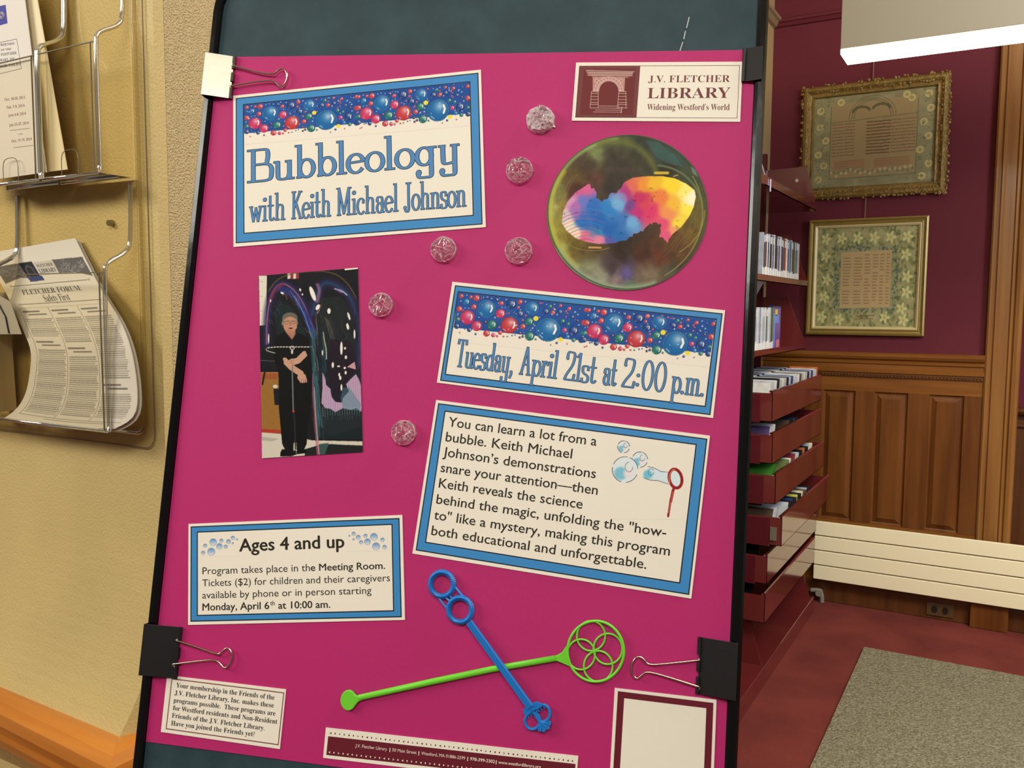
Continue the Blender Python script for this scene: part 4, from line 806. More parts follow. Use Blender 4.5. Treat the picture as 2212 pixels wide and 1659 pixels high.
clip('small looking black binder clip seen edge-on at the top right corner of the poster', PW, -1, PH - .0165, .0335, .0100, .0065, .0080, clipm)
clip('matte black binder clip on the lower left edge of the board', 0.0, 1, .0905, .0500, .0260, .0085, .0120, clipm, c6((440, 308), (700, 392), (880, 458), (915, 445), (985, 378), (1025, 420), (1042, 480), (1025, 545), (965, 608), (935, 585), (875, 512), (700, 525), (402, 562)), tilt=-.04)
clip('matte black binder clip on the lower right edge of the board', PW, -1, .1290, .0500, .0265, .0065, .0110, clipm, c5((1957, 531), (1800, 548), (1695, 557), (1675, 530), (1645, 508), (1618, 535), (1606, 575), (1615, 610), (1640, 628), (1665, 605), (1690, 587), (1800, 618), (1960, 670)), tilt=.02)

# cellophane bubbles
cel = clear_mat('cellophane', (255, 225, 240), gloss=0.22, rough=0.15, white=0.16)
cel2 = clear_mat('cellophane_bright', (255, 232, 242), gloss=0.28, rough=0.18, white=0.48)
fold = clear_mat('cellophane_fold', (255, 235, 245), gloss=0.3, rough=0.15, white=0.34)
BL = [((1167, 258), 31, 'shiny crumpled clear plastic disc with a white paper tail, nearest the library name card', cel2),
      ((1122, 368), 30, 'crumpled clear plastic disc on the pink poster, left of the soap bubble picture', cel),
      ((1120, 542), 30, 'crumpled clear plastic disc below left of the soap bubble picture', cel),
      ((958, 539), 29, 'crumpled clear plastic disc just under the lower right corner of the title card', cel),
      ((823, 659), 28, 'crumpled clear plastic disc beside the top right of the man photograph', cel),
      ((872, 935), 28, 'crumpled clear plastic disc near the lower right of the man photograph', cel)]
for k, ((px, py), rp, lab, m) in enumerate(BL):
    r = rp * 4.5e-4 * (1.02 if py < 600 else 1.0); c2 = bd(px, py, .003); T = Thing('cellophane_disc', lab, 'plastic disc', (c2[0], c2[1], 0), BM, group='clear plastic bubbles stuck to the poster')
    rs = np.random.RandomState(30 + k); g = G(); nr, na = 9, 30; vs = [(c2[0], c2[1], .0075)]
    for i in range(1, nr + 1):
        for j in range(na):
            q = i / nr; a = 2 * PI * j / na + rs.randn() * .05; rr_ = r * q * (1 + (rs.randn() * .035 if i >= nr - 1 else 0)); h = .0035 + .0055 * math.sqrt(max(0, 1 - (q * .97) ** 4)) * 1.0 + rs.randn() * .0011 * (1 if i < nr else .2)
            if i == nr: h = .0008
            vs.append((c2[0] + rr_ * math.cos(a), c2[1] + rr_ * math.sin(a), max(h, .0006)))
    fs = [(0, 1 + j, 1 + (j + 1) % na) for j in range(na)]
    for i in range(1, nr):
        for j in range(na): fs.append((1 + (i - 1) * na + j, 1 + i * na + j, 1 + i * na + (j + 1) % na, 1 + (i - 1) * na + (j + 1) % na))
    g.add(vs, fs); T.part('dome', g, m)
    g = G()
    for _ in range(16):
        a = rs.rand() * 2 * PI; q = rs.rand() * .75; b = a + rs.randn() * .9; q2 = .3 + rs.rand() * .65
        A = np.array((c2[0] + r * q * math.cos(a), c2[1] + r * q * math.sin(a))); B_ = np.array((c2[0] + r * q2 * math.cos(b), c2[1] + r * q2 * math.sin(b))); mid = (A + B_) / 2 + rs.randn(2) * r * .12
        Q_ = chaikin([(*A, .0090), (*mid, .0096), (*B_, .0082)], 1); g.tube(Q_, [.0001] + [.00032] * (len(Q_) - 2) + [.0001], 4, flat=.5)
    g.tube([(c2[0] + r * .93 * math.cos(t), c2[1] + r * .93 * math.sin(t), .0042 + .0008 * rs.randn()) for t in np.linspace(0, 2 * PI, 30)[:-1]], .00055, 5, closed=True)
    T.part('crease', g, fold)
    if k == 0:
        a, b, d = bd(1183, 272, .002), bd(1200, 275, .002), bd(1193, 260, .002); g = G(); g.prism([a, b, d], .0012, .0016); T.part('paper_tail', g, paper)

# blue wand
bl = mat('blue_plastic', (22, 118, 200), 0.35, spec=0.5); gr = mat('green_plastic', (112, 212, 50), 0.38, spec=0.5)
def w5(x, y, h=.003): p = kb(P5, x, y, h); return np.array((p[0], p[1]))
c = w5(900, 480); T = Thing('bubble_wand', 'blue plastic bubble wand with two ribbed rings lying across the green wand', 'bubble wand', (c[0], c[1], 0), BM)
mm = 1 / 2.3532 * 4.55e-4
for (x, y) in ((648, 145), (740, 275)):
    o_ = w5(x, y); r_ = 59 * mm; g = G(); g.tube([(o_[0] + r_ * math.cos(t), o_[1] + r_ * math.sin(t), .0045) for t in np.linspace(0, 2 * PI, 49)[:-1]], .0022, 8, closed=True); ring_ = T.part('ring', g, bl, smooth=True)
    g = G()
    for i in range(46):
        t = 2 * PI * i / 46; d = np.array((math.cos(t), math.sin(t))); a = o_ + d * (46 * mm); b = o_ + d * (71 * mm)
        g.tube([(*a, .0042), (*(o_ + d * r_), .0070), (*b, .0042)], .00062, 5)
    T.part('ribs', g, bl, parent=ring_)
g = G()
for a, b in (((632, 215), (672, 268)), ((714, 160), (752, 205)), ((690, 205), (700, 222)), ((655, 205), (700, 240))): g.tube([(*w5(*a), .0040), (*w5(*b), .0040)], .0012, 8)
T.part('connector', g, bl)
g = G(); A, B_ = w5(788, 335), w5(1098, 765); d = (B_ - A) / np.linalg.norm(B_ - A); nn = np.array((-d[1], d[0])); 
for hw, h0, h1 in ((.0036, .0066, .0084),): g.add([(*(A + nn * hw), h0), (*(A - nn * hw), h0), (*(B_ - nn * hw), h0), (*(B_ + nn * hw), h0), (*(A + nn * hw * .8), h1), (*(A - nn * hw * .8), h1), (*(B_ - nn * hw * .8), h1), (*(B_ + nn * hw * .8), h1)], [(0, 3, 2, 1), (4, 5, 6, 7), (0, 1, 5, 4), (1, 2, 6, 5), (2, 3, 7, 6), (3, 0, 4, 7)])
for sgn in (-.62, .62): g.tube([(*(A + nn * .0036 * sgn), .0086), (*(B_ + nn * .0036 * sgn), .0086)], .0008, 6)
T.part('handle', g, bl)
g = G(); HC = [(1065, 800), (1062, 778), (1085, 752), (1130, 740), (1160, 752), (1150, 768), (1110, 785), (1080, 812)]; g.prism([tuple(w5(*p)) for p in HC], .0035, .0070); T.part('fan', g, bl)
for (x, y, rx, ry) in ((1108, 838, 38, 42), (1162, 800, 34, 42)):
    o_ = w5(x, y); g = G(); P = [(*w5(x + rx * math.cos(t) , y + ry * math.sin(t)), .0045) for t in np.linspace(0, 2 * PI, 33)[:-1]]; g.tube(P, .0015, 7, closed=True)
    for i in range(22): t = 2 * PI * i / 22; g.tube([(*w5(x + (rx + 3) * math.cos(t), y + (ry + 3) * math.sin(t)), .0045), (*w5(x + (rx + 7) * math.cos(t), y + (ry + 7) * math.sin(t)), .0045)], .0008, 5)
    T.part('small_ring', g, bl)
g = G()
for a, b in (((1110, 790), (1150, 850)), ((1150, 850), (1165, 882)), ((1150, 850), (1190, 850)), ((1155, 855), (1182, 868)), ((1150, 850), (1145, 880))): g.tube([(*w5(*a), .0046), (*w5(*b), .0046)], .0017, 7)
for x, y in ((1165, 880), (1190, 850), (1184, 868), (1147, 878)): g.prism([tuple(w5(x, y) + np.array(p)) for p in circle(0, 0, .0022, 10)], .0030, .0062)
for i in range(7): x = 1085 + i * 13; g.tube([(*w5(x, 812 - i * 8), .0046), (*w5(x + 6, 824 - i * 8), .0046)], .0008, 5)
T.part('leaf_tip', g, bl)
# green wand
c = w5(800, 620); T = Thing('bubble_wand', 'lime green plastic bubble wand with a flower of overlapping rings and a round paddle end', 'bubble wand', (c[0], c[1], 0), BM)
g = G(); g.tube([(*w5(225, 722), .0036), (*w5(600, 640), .0036), (*w5(900, 578), .0032), (*w5(1222, 522), .0036)], [.0028, .0030, .0029, .0028], 10, flat=.75); T.part('handle', g, gr, smooth=True)
g = G(); o_ = w5(172, 735); g.prism([tuple(w5(172 + 40 * math.cos(t), 735 + 52 * math.sin(t))) for t in np.linspace(0, 2 * PI, 29)[:-1]], .0012, .0044)
g.prism([tuple(w5(*p)) for p in ((200, 700), (215, 712), (255, 710), (258, 728), (222, 742), (205, 765))], .0014, .0046); T.part('paddle', g, gr, bevel=.0006)
g = G(); g.prism([tuple(w5(*p)) for p in ((1205, 514), (1232, 506), (1258, 490), (1278, 458), (1290, 500), (1292, 545), (1302, 566), (1262, 548), (1232, 536), (1206, 533))], .0018, .0044); T.part('shoulder', g, gr, bevel=.0006)
def ov(cx_, cy_, rx, ry, r, name='loop', rot=0.0):
    g = G(); P = []
    for t in np.linspace(0, 2 * PI, 49)[:-1]:
        a, b = rx * math.cos(t), ry * math.sin(t); P.append((*w5(cx_ + a * math.cos(rot) - b * math.sin(rot), cy_ + a * math.sin(rot) + b * math.cos(rot)), .0040))
    g.tube(P, r, 8, closed=True); return T.part(name, g, gr, smooth=True)
ov(1428, 486, 143, 154, .0013, 'outer_ring')
ov(1405, 408, 72, 76, .00095); ov(1490, 474, 73, 78, .00095); ov(1441, 562, 73, 78, .00095); ov(1354, 502, 71, 77, .00095)

# ================================================================== LEAFLET HOLDER ON THE LEFT WALL
clr = clear_mat('clear_acrylic', (250, 247, 238), gloss=0.16, rough=0.03)
clre = clear_mat('clear_acrylic_edge', (222, 222, 218), gloss=0.42, rough=0.08, white=0.03)
dke = mat('clear_cut_edge', (110, 100, 74), 0.3)
T = Thing('leaflet_holder', 'clear plastic leaflet holder with pockets screwed to the yellow wall', 'leaflet holder', (-1.37, YL, 1.6))
PXL, PXR, PZB, PZT = -1.64, -1.118, 1.236, 2.30
g = G(); n = rr(PXL, PXR, PZB, PZT, .022)
g.add([(p[0], YL - .003, p[1]) for p in n], [tuple(range(len(n)))]); T.part('back_plate', g, clr)
g = G(); g.tube([(p[0], YL - .004, p[1]) for p in n], .0009, 6, closed=True, nrm=(0, 1, 0)); T.part('plate_edge', g, dke)
g = G(); n2 = rr(PXL + .02, PXR - .020, PZB + .022, PZT - .02, .02); g.tube([(p[0], YL - .004, p[1]) for p in n2], .0035, 8, closed=True, nrm=(0, 1, 0)); T.part('rim', g, clr, smooth=True)
def pocket(x0, x1, zb, zt, zs, d=.060, top=None):
    """front panel, floor, two side cheeks that sweep back up to the plate, bright moulded rims"""
    root = None; yf = YL - d
    g = G(); g.add([(x0, yf, zb), (x1, yf, zb), (x1, yf, zt), (x0, yf, zt)], [(0, 1, 2, 3)]); root = T.part('pocket', g, clr, label='clear pocket front')
    g = G(); g.add([(x0, yf, zb), (x1, yf, zb), (x1, YL - .004, zb), (x0, YL - .004, zb)], [(0, 1, 2, 3)]); T.part('pocket_floor', g, clr, parent=root)
    for x in (x0, x1):
        prof = [(YL - .004, zb), (yf, zb), (yf, zt), (yf + .004, zt + .014), (YL - .024, zt + .030), (YL - .014, zt + .044), (YL - .012, zs), (YL - .004, zs)]
        g = G(); g.add([(x, u, v) for u, v in prof], [tuple(range(len(prof)))]); T.part('pocket_side', g, clr, parent=root)
        rim = chaikin([(x, yf, zb), (x, yf, zt), (x, yf + .004, zt + .014), (x, YL - .024, zt + .030), (x, YL - .014, zt + .044), (x, YL - .012, zs)], 2)
        g = G(); g.tube(rim, .0032, 8, nrm=(1, 0, 0)); T.part('pocket_rim', g, clre, parent=root, smooth=True)
    g = G(); g.tube([(x0, yf, zb), (x1, yf, zb)], .0026, 8); g.tube([(x0, YL - .03, zb - .002), (x1, YL - .03, zb - .002)], .0022, 8); T.part('pocket_rim', g, clre, parent=root, smooth=True)
    g = G(); g.box(x0, x1, yf - .001, yf + .001, zt - .0007, zt + .0007); g.box(x1 - .012, x1 - .0108, yf - .0012, yf + .0008, zb, zt); T.part('cut_edge', g, dke, parent=root)
pocket(-1.430, -1.146, 1.267, 1.500, 1.634); pocket(-1.286, -1.148, 1.642, 1.826, 1.96); pocket(-1.430, -1.290, 1.642, 1.826, 1.96); pocket(-1.74, -1.434, 1.267, 1.500, 1.634)
for x0_, x1_ in ((-1.235, -1.195), (-1.385, -1.345)):
    g = G(); yf = YL - .0612; P = chaikin([(x0_, yf, 1.645), (x0_, yf, 1.672), (x0_ + .008, yf, 1.680), (x1_ - .008, yf, 1.680), (x1_, yf, 1.672), (x1_, yf, 1.645)], 1); g.tube(P, .0006, 5, nrm=(0, 1, 0)); T.part('thumb_notch', g, dke)
g = G(); g.tube([(-1.205, YL - .009, 1.578), (-1.205, YL - .002, 1.578)], [.0045, .0052], 14); T.part('screw', g, mat('screw_steel', (150, 140, 110), 0.3, metal=.9))
# newsletter curling inside the lower pocket
KL = (0, 480, 1475 / 480.0)
def wall_pt(px, py, d): return at_y(px, py, YL - d)
LE = [(-160, 430), (0, 607 - 200)]
Lc = chaikin([(-130, 215), (0, 392), (60, 510), (140, 690), (208, 840), (205, 960), (175, 1140), (110, 1245), (20, 1305)], 2); Rc = chaikin([(500, 105), (590, 290), (690, 480), (820, 680), (890, 900), (918, 1150), (905, 1270), (850, 1330), (760, 1372)], 2)
Dc = chaikin([(.012,), (.018,), (.028,), (.040,), (.048,), (.052,), (.052,), (.054,), (.056,)], 2)
def interp(P, b):
    P = np.array(P); L_ = np.r_[0, np.cumsum(np.linalg.norm(np.diff(P, axis=0), axis=1))]; L_ /= L_[-1]; return np.stack([np.interp(b, L_, P[:, k]) for k in range(P.shape[1])], -1)
def news_fn(off, shift=(0, 0)):
    def f(a, b):
        a = np.atleast_1d(np.array(a, float)); b = np.atleast_1d(np.array(b, float)); l = interp(Lc, b); r = interp(Rc, b); tt = (np.arange(len(Dc)) / (len(Dc) - 1)); d = np.interp(b, tt, [q[0] for q in Dc])
        p = l * (1 - a)[:, None] + r * a[:, None] + np.array(shift); px = p[:, 0] / KL[2]; py = 480 + p[:, 1] / KL[2]
        sag = 10 * np.sin(a * PI); py = py + sag * b ** 2 * .6
        D_ = np.stack([px - 1106.0, -(py - 829.5), np.full(px.shape, -1880.0)], 1) @ R.T
        return CP + D_ * ((YL - d - off) / D_[:, 1])[:, None]
    return f
def sheet(name, f, label, ctr, nx=14, ny=30, m=None, cat='paper', group=None):
    g = G(); V = []
    for j in range(ny + 1):
        for P in (f(np.linspace(0, 1, nx + 1), np.full(nx + 1, j / ny)),): V += [tuple(p) for p in P]
    n0 = len(V); V += [(p[0], p[1] + .0009, p[2]) for p in V]; F = []
    for j in range(ny):
        for i in range(nx):
            q = (j * (nx + 1) + i, j * (nx + 1) + i + 1, (j + 1) * (nx + 1) + i + 1, (j + 1) * (nx + 1) + i); F.append(q[::-1]); F.append(tuple(k + n0 for k in q))
    g.add(V, F); return g
c = (-1.36, YL, 1.27)
TN = Thing('newsletter', 'black and white printed newsletter curling in the lower clear pocket', 'newsletter', c)
newsp = ink('newsprint', (214, 206, 188))
TN.part('page', sheet('page', news_fn(0), '', c), newsp)
cv = Canvas(0, 0, 850, 1350, .85, (214, 206, 188))
cv.poly([(40, 118), (310, 112), (310, 240), (200, 225), (40, 262)], (104, 98, 92)); cv.poly([(560, 120), (830, 128), (838, 262), (700, 225), (560, 222)], (96, 92, 88))
for i in range(26): x = 50 + RNG.rand() * 240; y = 125 + RNG.rand() * 95; cv.line(wob([(x, y), (x + 20, y + 14), (x + 50, y - 6)]), 4, (150, 144, 136), .7)
for i in range(26): x = 570 + RNG.rand() * 220; y = 130 + RNG.rand() * 90; cv.line(wob([(x, y), (x + 20, y + 14), (x + 40, y - 8)]), 4, (160, 154, 146), .7)
cv.poly([(262, 112), (380, 112), (380, 225), (262, 222)], (40, 40, 46)); cv.line([(292, 210), (292, 160), (320, 140), (350, 160), (350, 210)], 9, (90, 88, 90)); cv.poly([(262, 225), (395, 222), (400, 262), (268, 264)], (60, 66, 110))
cv.poly([(385, 120), (560, 122), (560, 222), (385, 226)], (190, 182, 166))
cv.line([(90, 285), (770, 285)], 4, (70, 66, 60)); cv.line([(90, 430), (790, 430)], 4, (70, 66, 60))
for x in (70, 82, 782, 794): cv.line([(x, 278), (x, 292)], 4, (70, 66, 60)); cv.line([(x, 423), (x, 437)], 4, (70, 66, 60))
for c0, c1 in ((60, 290), (312, 545), (570, 800)):
    cv.line([(c0 - 10, 458), (c1 + 6, 458)], 3, (100, 95, 86)); cv.line([(c0 - 10, 458), (c0 - 10, 1265)], 3, (120, 114, 104))
    y = 475
    hd = {60: (0, 700), 312: (0, 745), 570: (0, 985)}[c0]
    for blk in range(2):
        if blk: y = hd[1] + 8
        for q in range(2): cv.line([(c0 + 12 + q * 40, y + 12 + q * 24), (c0 + 150 + q * 50, y + 12 + q * 24)], 11, (96, 90, 82), .8)
        y += 72; end = hd[1] - 16 if not blk else 1235
        while y < end:
            x = c0 + 4 + RNG.rand() * 6
            while x < c1 - 12:
                w_ = 8 + RNG.rand() * 26; w_ = min(w_, c1 - x); cv.line([(x, y), (x + w_, y)], 6.5, (122, 116, 106), .8); x += w_ + 6
            y += 14.2
cv.line([(50, 1265), (810, 1265)], 3, (110, 104, 96)); cv.line([(250, 1285), (700, 1285)], 6, (150, 144, 132)); cv.blur()
fN = news_fn(.0002)
print_grid('printing', cv, lambda X, Y: fN(X / 850, Y / 1350), 200, 300, [(4, 4), (846, 4), (846, 1346), (4, 1346)], TN.o, TN.ctr)
g = G(); fM = news_fn(.0004); fm_ = lambda a, b: tuple(fM([a], [b])[0])
put_text(g, 'FLETCHER FORUM:', (.17, .264), (.80, .264), .028, serif=True, bold=-.007, fmap=fm_); put_text(g, 'Safety First', (.36, .310), (.63, .310), .038, serif=True, bold=-.006, fmap=fm_)
put_text(g, 'FLETCHER', (.47, .120), (.64, .120), .016, serif=True, bold=-.008, fmap=fm_); put_text(g, 'LIBRARY', (.465, .152), (.645, .152), .022, serif=True, bold=-.006, fmap=fm_)

TN.part('lettering', g, ink('news_ink', (62, 60, 58)))
g2 = sheet('page', lambda a, b: news_fn(-.006, (26, 16))(a, b), '', c); single('newsletter', g2, newsp, 'second newsletter mostly hidden behind the front curling newsletter', 'newsletter', c)
# folded leaflets standing at the far left of the lower pocket
for k in range(7):
    x = -1.452 - k * .0075; g = G(); zb = 1.275; P = [(x, YL - .054, zb), (x + .003, YL - .052, 1.47), (x - .004, YL - .020, 1.475), (x - .008, YL - .012, zb)]
    g.add([(p[0], p[1], p[2]) for p in P] + [(p[0] - .0052, p[1], p[2]) for p in P], [(0, 1, 2, 3), (7, 6, 5, 4), (0, 4, 5, 1), (1, 5, 6, 2), (2, 6, 7, 3), (3, 7, 4, 0)])
    single('folded_leaflet', g, mat('leaflet_cream', (226, 216, 184), 0.7), 'cream folded leaflet edge-on left of the newsletter, %s in its stack counted from the newsletter' % ['first', 'second', 'third', 'fourth', 'fifth', 'sixth', 'seventh'][k], 'leaflet', (x, YL - .03, zb), group='folded leaflets left of the newsletter')
g = G(); P = [wall_pt(*p) for p in ((-70, 600, .058), (22, 652, .058), (46, 722, .058), (-60, 722, .058))]; g.add([tuple(p) for p in P] + [(p[0], p[1] + .001, p[2]) for p in P], [(0, 1, 2, 3), (7, 6, 5, 4), (0, 4, 5, 1), (1, 5, 6, 2), (2, 6, 7, 3), (3, 7, 4, 0)])
T2 = Thing('folded_leaflet', 'grey leaflet flap left of the curling newsletter with one dark line', 'leaflet', tuple(P[3])); T2.part('page', g, mat('leaflet_grey', (176, 168, 150), 0.7))
g = G(); g.tube([tuple(wall_pt(-4, 655, .0595)), tuple(wall_pt(12, 685, .0595)), tuple(wall_pt(19, 720, .0595))], .0012, 6); T2.part('printed_line', g, dark)
# tall leaflets in the upper pocket
def leaf(name, lab, pts, d, m):
    P = [wall_pt(px, py, d) for px, py in pts]; g = G(); g.add([tuple(p) for p in P] + [(p[0], p[1] + .0012, p[2]) for p in P], [(0, 1, 2, 3)[::-1], (4, 5, 6, 7), (0, 1, 5, 4), (1, 2, 6, 5), (2, 3, 7, 6), (3, 0, 4, 7)])
    T = Thing(name, lab, 'leaflet', tuple(P[2])); T.part('sheet', g, m); return T
leaf('leaflet', 'cream back leaflet showing along the right side of the book sale leaflet', [(-40, -60), (70, -60), (145, 366), (22, 381)], .045, mat('leaflet_warm', (232, 218, 180), 0.6))
LFm = mat('leaflet_white', (222, 216, 208), 0.6)
TL_ = leaf('leaflet', 'white book sale leaflet listing dates, in the upper clear pocket', [(-140, -40), (46, -60), (100, 372), (-70, 396)], .054, LFm)
def lt(s, x, y, w_, h, m, g, bold=0.0, serif=False):
    f = lambda a, b: tuple(wall_pt(a, b, .0542)); put_text(g, s, (x - w_ / 2, y), (x + w_ / 2, y - w_ * .12), h, fmap=f, bold=bold, serif=serif)
g = G()
for s_, x, y, w_, h in (('FRIENDS', 14, 100, 34, 5), ('OF THE', 13, 110, 22, 4), ('J.V. FLETCHER', 13, 122, 46, 5.5), ('LIBRARY, INC.', 12, 134, 44, 5.5), ('BOOK SALES', 18, 147, 54, 6)): lt(s_, x, y, w_, h, None, g, serif=True)
for (a, b) in (((-20, 96), (36, 84)), ((36, 84), (46, 148)), ((46, 148), (-12, 162))): p, q = wall_pt(*a, .0542), wall_pt(*b, .0542); g.tube([tuple(p), tuple(q)], .0003, 4)
TL_.part('lettering', g, ink('leaflet_ink', (112, 108, 112)))
g = G()
for s_, x, y, w_, h in (('Oct. 18-20, 2013', 32, 218, 44, 6), ('Feb. 7-9, 2014', 34, 235, 38, 6), ('June 6-8, 2014', 37, 252, 38, 6), ('July 25-27, 2014', 41, 273, 42, 6), ('Oct. 17-19, 2014', 47, 308, 44, 6)): lt(s_, x, y, w_, h, None, g)
for x, y, w_ in ((43, 283, 42), (44, 291, 10), (50, 320, 42)): lt('m' * 12, x, y, w_, 2.6, None, g)
TL_.part('dates', g, ink('leaflet_ink_red', (136, 96, 96)))
g = G(); P = [wall_pt(*p, .0542) for p in ((-12, 16), (12, 10), (16, 50), (-8, 57))]; g.add([tuple(p) for p in P], [(3, 2, 1, 0)]); TL_.part('emblem', g, ink('leaflet_blue', (62, 64, 150)), label='blue square emblem')
g = G()
for r_ in (2.2, 4.2): 
    o_ = (3, 33); g.tube([tuple(wall_pt(o_[0] + r_ * 1.4 * math.cos(t), o_[1] + r_ * 1.6 * math.sin(t), .0545)) for t in np.linspace(0, 2 * PI, 13)[:-1]], .0006, 4, closed=True)
TL_.part('emblem_figure', g, LFm)

# ================================================================== FAR SIDE OF THE ROOM
# radiator
radm = mat('radiator_cream', (246, 234, 192), 0.42, spec=0.45)
T = Thing('radiator', 'long low cream radiator of four flat horizontal panels below the wainscot', 'radiator', (.4, YF - .06, .1))
zt0, zb0 = .420, .124; hgt = (zt0 - zb0) / 4
for i in range(4):
    g = G(); g.box(-.805, 1.7, YF - .085, YF - .070, zt0 - (i + 1) * hgt + .0025, zt0 - i * hgt - .0025); T.part('slat', g, radm, bevel=.003)
g = G(); g.box(-.80, 1.69, YF - .070, YF - .055, zb0 + .01, zt0 - .01); T.part('core', g, mat('radiator_gap', (92, 80, 50), 0.7))
for x in (-.6, .3, 1.2):
    g = G(); g.box(x, x + .03, YF - .055, YF - .0225, zb0 + .03, zt0 - .03); T.part('bracket', g, radm)
g = G(); vx = at_y(1770, 1280, YF - .05); g.tube(chaikin([(vx[0] - .04, YF - .05, .055), (vx[0], YF - .05, .062), (vx[0] + .012, YF - .05, .040), (vx[0] + .014, YF - .05, .002)], 2), .011, 10); g.tube([(vx[0] + .0, YF - .075, .05), (vx[0], YF - .03, .05)], .015, 12); T.part('valve', g, mat('valve_grey', (150, 140, 126), 0.5, metal=.3))
# outlet
T = Thing('wall_outlet', 'dark brown double socket outlet in the baseboard under the radiator', 'outlet', (-.25, YF - .02, .05))
p = at_y(2002, 1296, YF - .021); q = at_y(2060, 1322, YF - .021); g = G(); g.box(p[0], q[0], YF - .026, YF - .0205, .018, .078); T.part('plate', g, mat('outlet_brown', (84, 62, 36), 0.4), bevel=.002)
for k in (0.3, .7):
    x = p[0] * (1 - k) + q[0] * k; g = G(); g.sweep(circle(x, .050, .013, 14, .017), YF - .029, YF - .0255, lambda u, v, w: (u, w, v)); T.part('socket', g, mat('outlet_dark', (34, 24, 18), 0.4))
# mat
g = G(); g.box(-.492, 1.3, 1.6, 3.912, .0, .012)
def mat_rug():
    m = mat('grey_green_mat', (114, 108, 84), 0.95, bump=1.0, bscale=110, var_col=(158, 152, 124), vscale=130, bdist=0.008, detail=2, spec=0.1); return m
single('floor_mat', g, mat_rug(), 'grey-green speckled mat lying on the red carpet', 'mat', (.4, 2.7, 0))
# pendant light
T = Thing('linear_light', 'long white box light with a glowing underside hanging near the maroon wall', 'light', (.4, 3.07, 2.278))
g = G(); g.box(-.522, 0.9, 3.0, 3.14, 2.2845, 2.80); T.part('housing', g, mat('light_housing', (128, 122, 104), 0.5), bevel=.002)
g = G(); g.box(-.521, 0.899, 3.0015, 3.1385, 2.268, 2.284); T.part('diffuser', g, mat('light_glow', (255, 244, 214), 0.5, emit=7.0))
g = G()
for x in (-.2, .6): g.tube([(x, 3.07, 2.79), (x, 3.07, 3.45)], .006, 8)
T.part('hanging_rod', g, mat('rod_white', (210, 205, 190), 0.4))

# framed samplers
gold = mat('gold_frame_ornate', (140, 112, 52), 0.42, metal=0.25, bump=0.9, bscale=60, var=0.35, vscale=30, bdist=0.006, detail=3)
gold2 = mat('gold_frame_plain', (150, 126, 62), 0.34, metal=0.35, var=0.12, vscale=20); goldl = mat('gold_fillet', (214, 196, 140), 0.4, metal=0.15)
glass = clear_mat('picture_glass', (240, 240, 236), gloss=0.10, rough=0.02)
cordm = mat('picture_cord', (140, 110, 70), 0.7)
def picture_frame(name, lab, x0, x1, z0, z1, prof, m, cvs, extra=None):
    T = Thing(name, lab, 'framed picture', ((x0 + x1) / 2, YF, z0))
    def ringp(u, dd): return [(x0 + u, YF - dd, z0 + u), (x1 - u, YF - dd, z0 + u), (x1 - u, YF - dd, z1 - u), (x0 + u, YF - dd, z1 - u)]
    def mould(prof, m, nm):
        g = G(); V = []
        for u, d in prof: V += ringp(u, d)
        k = len(prof); g.add(V, [(i * 4 + j, i * 4 + (j + 1) % 4, ((i + 1) % k) * 4 + (j + 1) % 4, ((i + 1) % k) * 4 + j) for i in range(k) for j in range(4)]); return T.part(nm, g, m)
    mould(prof, m, 'frame'); W = max(p[0] for p in prof)
    if extra: extra(T, mould)
    u = extra.w if hasattr(extra, 'w') else W
    g = G(); g.box(x0 + .01, x1 - .01, YF - .010, YF - .001, z0 + .01, z1 - .01); T.part('backing', g, mat('picture_backing', (96, 80, 50), 0.8))
    ax0, ax1, az0, az1 = x0 + W - .004, x1 - W + .004, z0 + W - .004, z1 - W + .004
    cvs.I = np.clip(cvs.I * 1.3, 0, 255); print_grid('needlework', cvs, lambda X, Y: np.stack([ax0 + (ax1 - ax0) * X / 1000, np.full(X.shape, YF - .0115), az1 - (az1 - az0) * Y / 800], 1), 230, 190, [(0, 0), (1000, 0), (1000, 800), (0, 800)], T.o, T.ctr)
    g = G(); g.box(ax0, ax1, YF - .0150, YF - .0140, az0, az1); T.part('glass', g, glass); return T
cv = Canvas(0, 0, 1000, 800, .5, (142, 134, 104)); cv.I += (fnoise(cv.w, cv.h, 16, 5)[..., None] - .5) * 34
cv.poly([(150, 80), (850, 60), (850, 700), (150, 720)], (156, 134, 100))
for pt in [[(150, 90), (150, 720)], [(150, 720), (850, 715)], [(850, 90), (850, 715)], [(150, 230), (850, 210)]]: cv.line(pt, 6, (92, 100, 74), .8)
for r_ in (150, 168, 190): cv.line(arc(490, 210, r_, r_ * .95, 180, 360, 30), 5, (96, 92, 70), .8)
cv.line(arc(400, 160, 70, 45, 190, 340, 14), 22, (86, 88, 66), .8); cv.line(arc(560, 150, 70, 45, 200, 350, 14), 22, (86, 88, 66), .8)
for i in range(11):
    for a, b in ((165, 260), (270, 350), (450, 640), (650, 840)):
        x = a
        while x < b: w_ = 10 + RNG.rand() * 34; cv.line([(x, 250 + i * 27), (min(x + w_, b), 250 + i * 27 + RNG.randn() * 2)], 9 if a == 450 else 5, (104, 66, 54) if i % 2 else (84, 70, 54), .85); x += w_ + 8
for i in range(5):
    for a, b in ((190, 440), (520, 800)): cv.line([(a, 572 + i * 15), (b, 570 + i * 15)], 6, (142, 82, 66), .7)
for i in range(34): cv.disc(170 + i * 20, 668 + RNG.randn() * 12, 13, [(186, 170, 128), (110, 124, 100)][i % 2], al=.8)
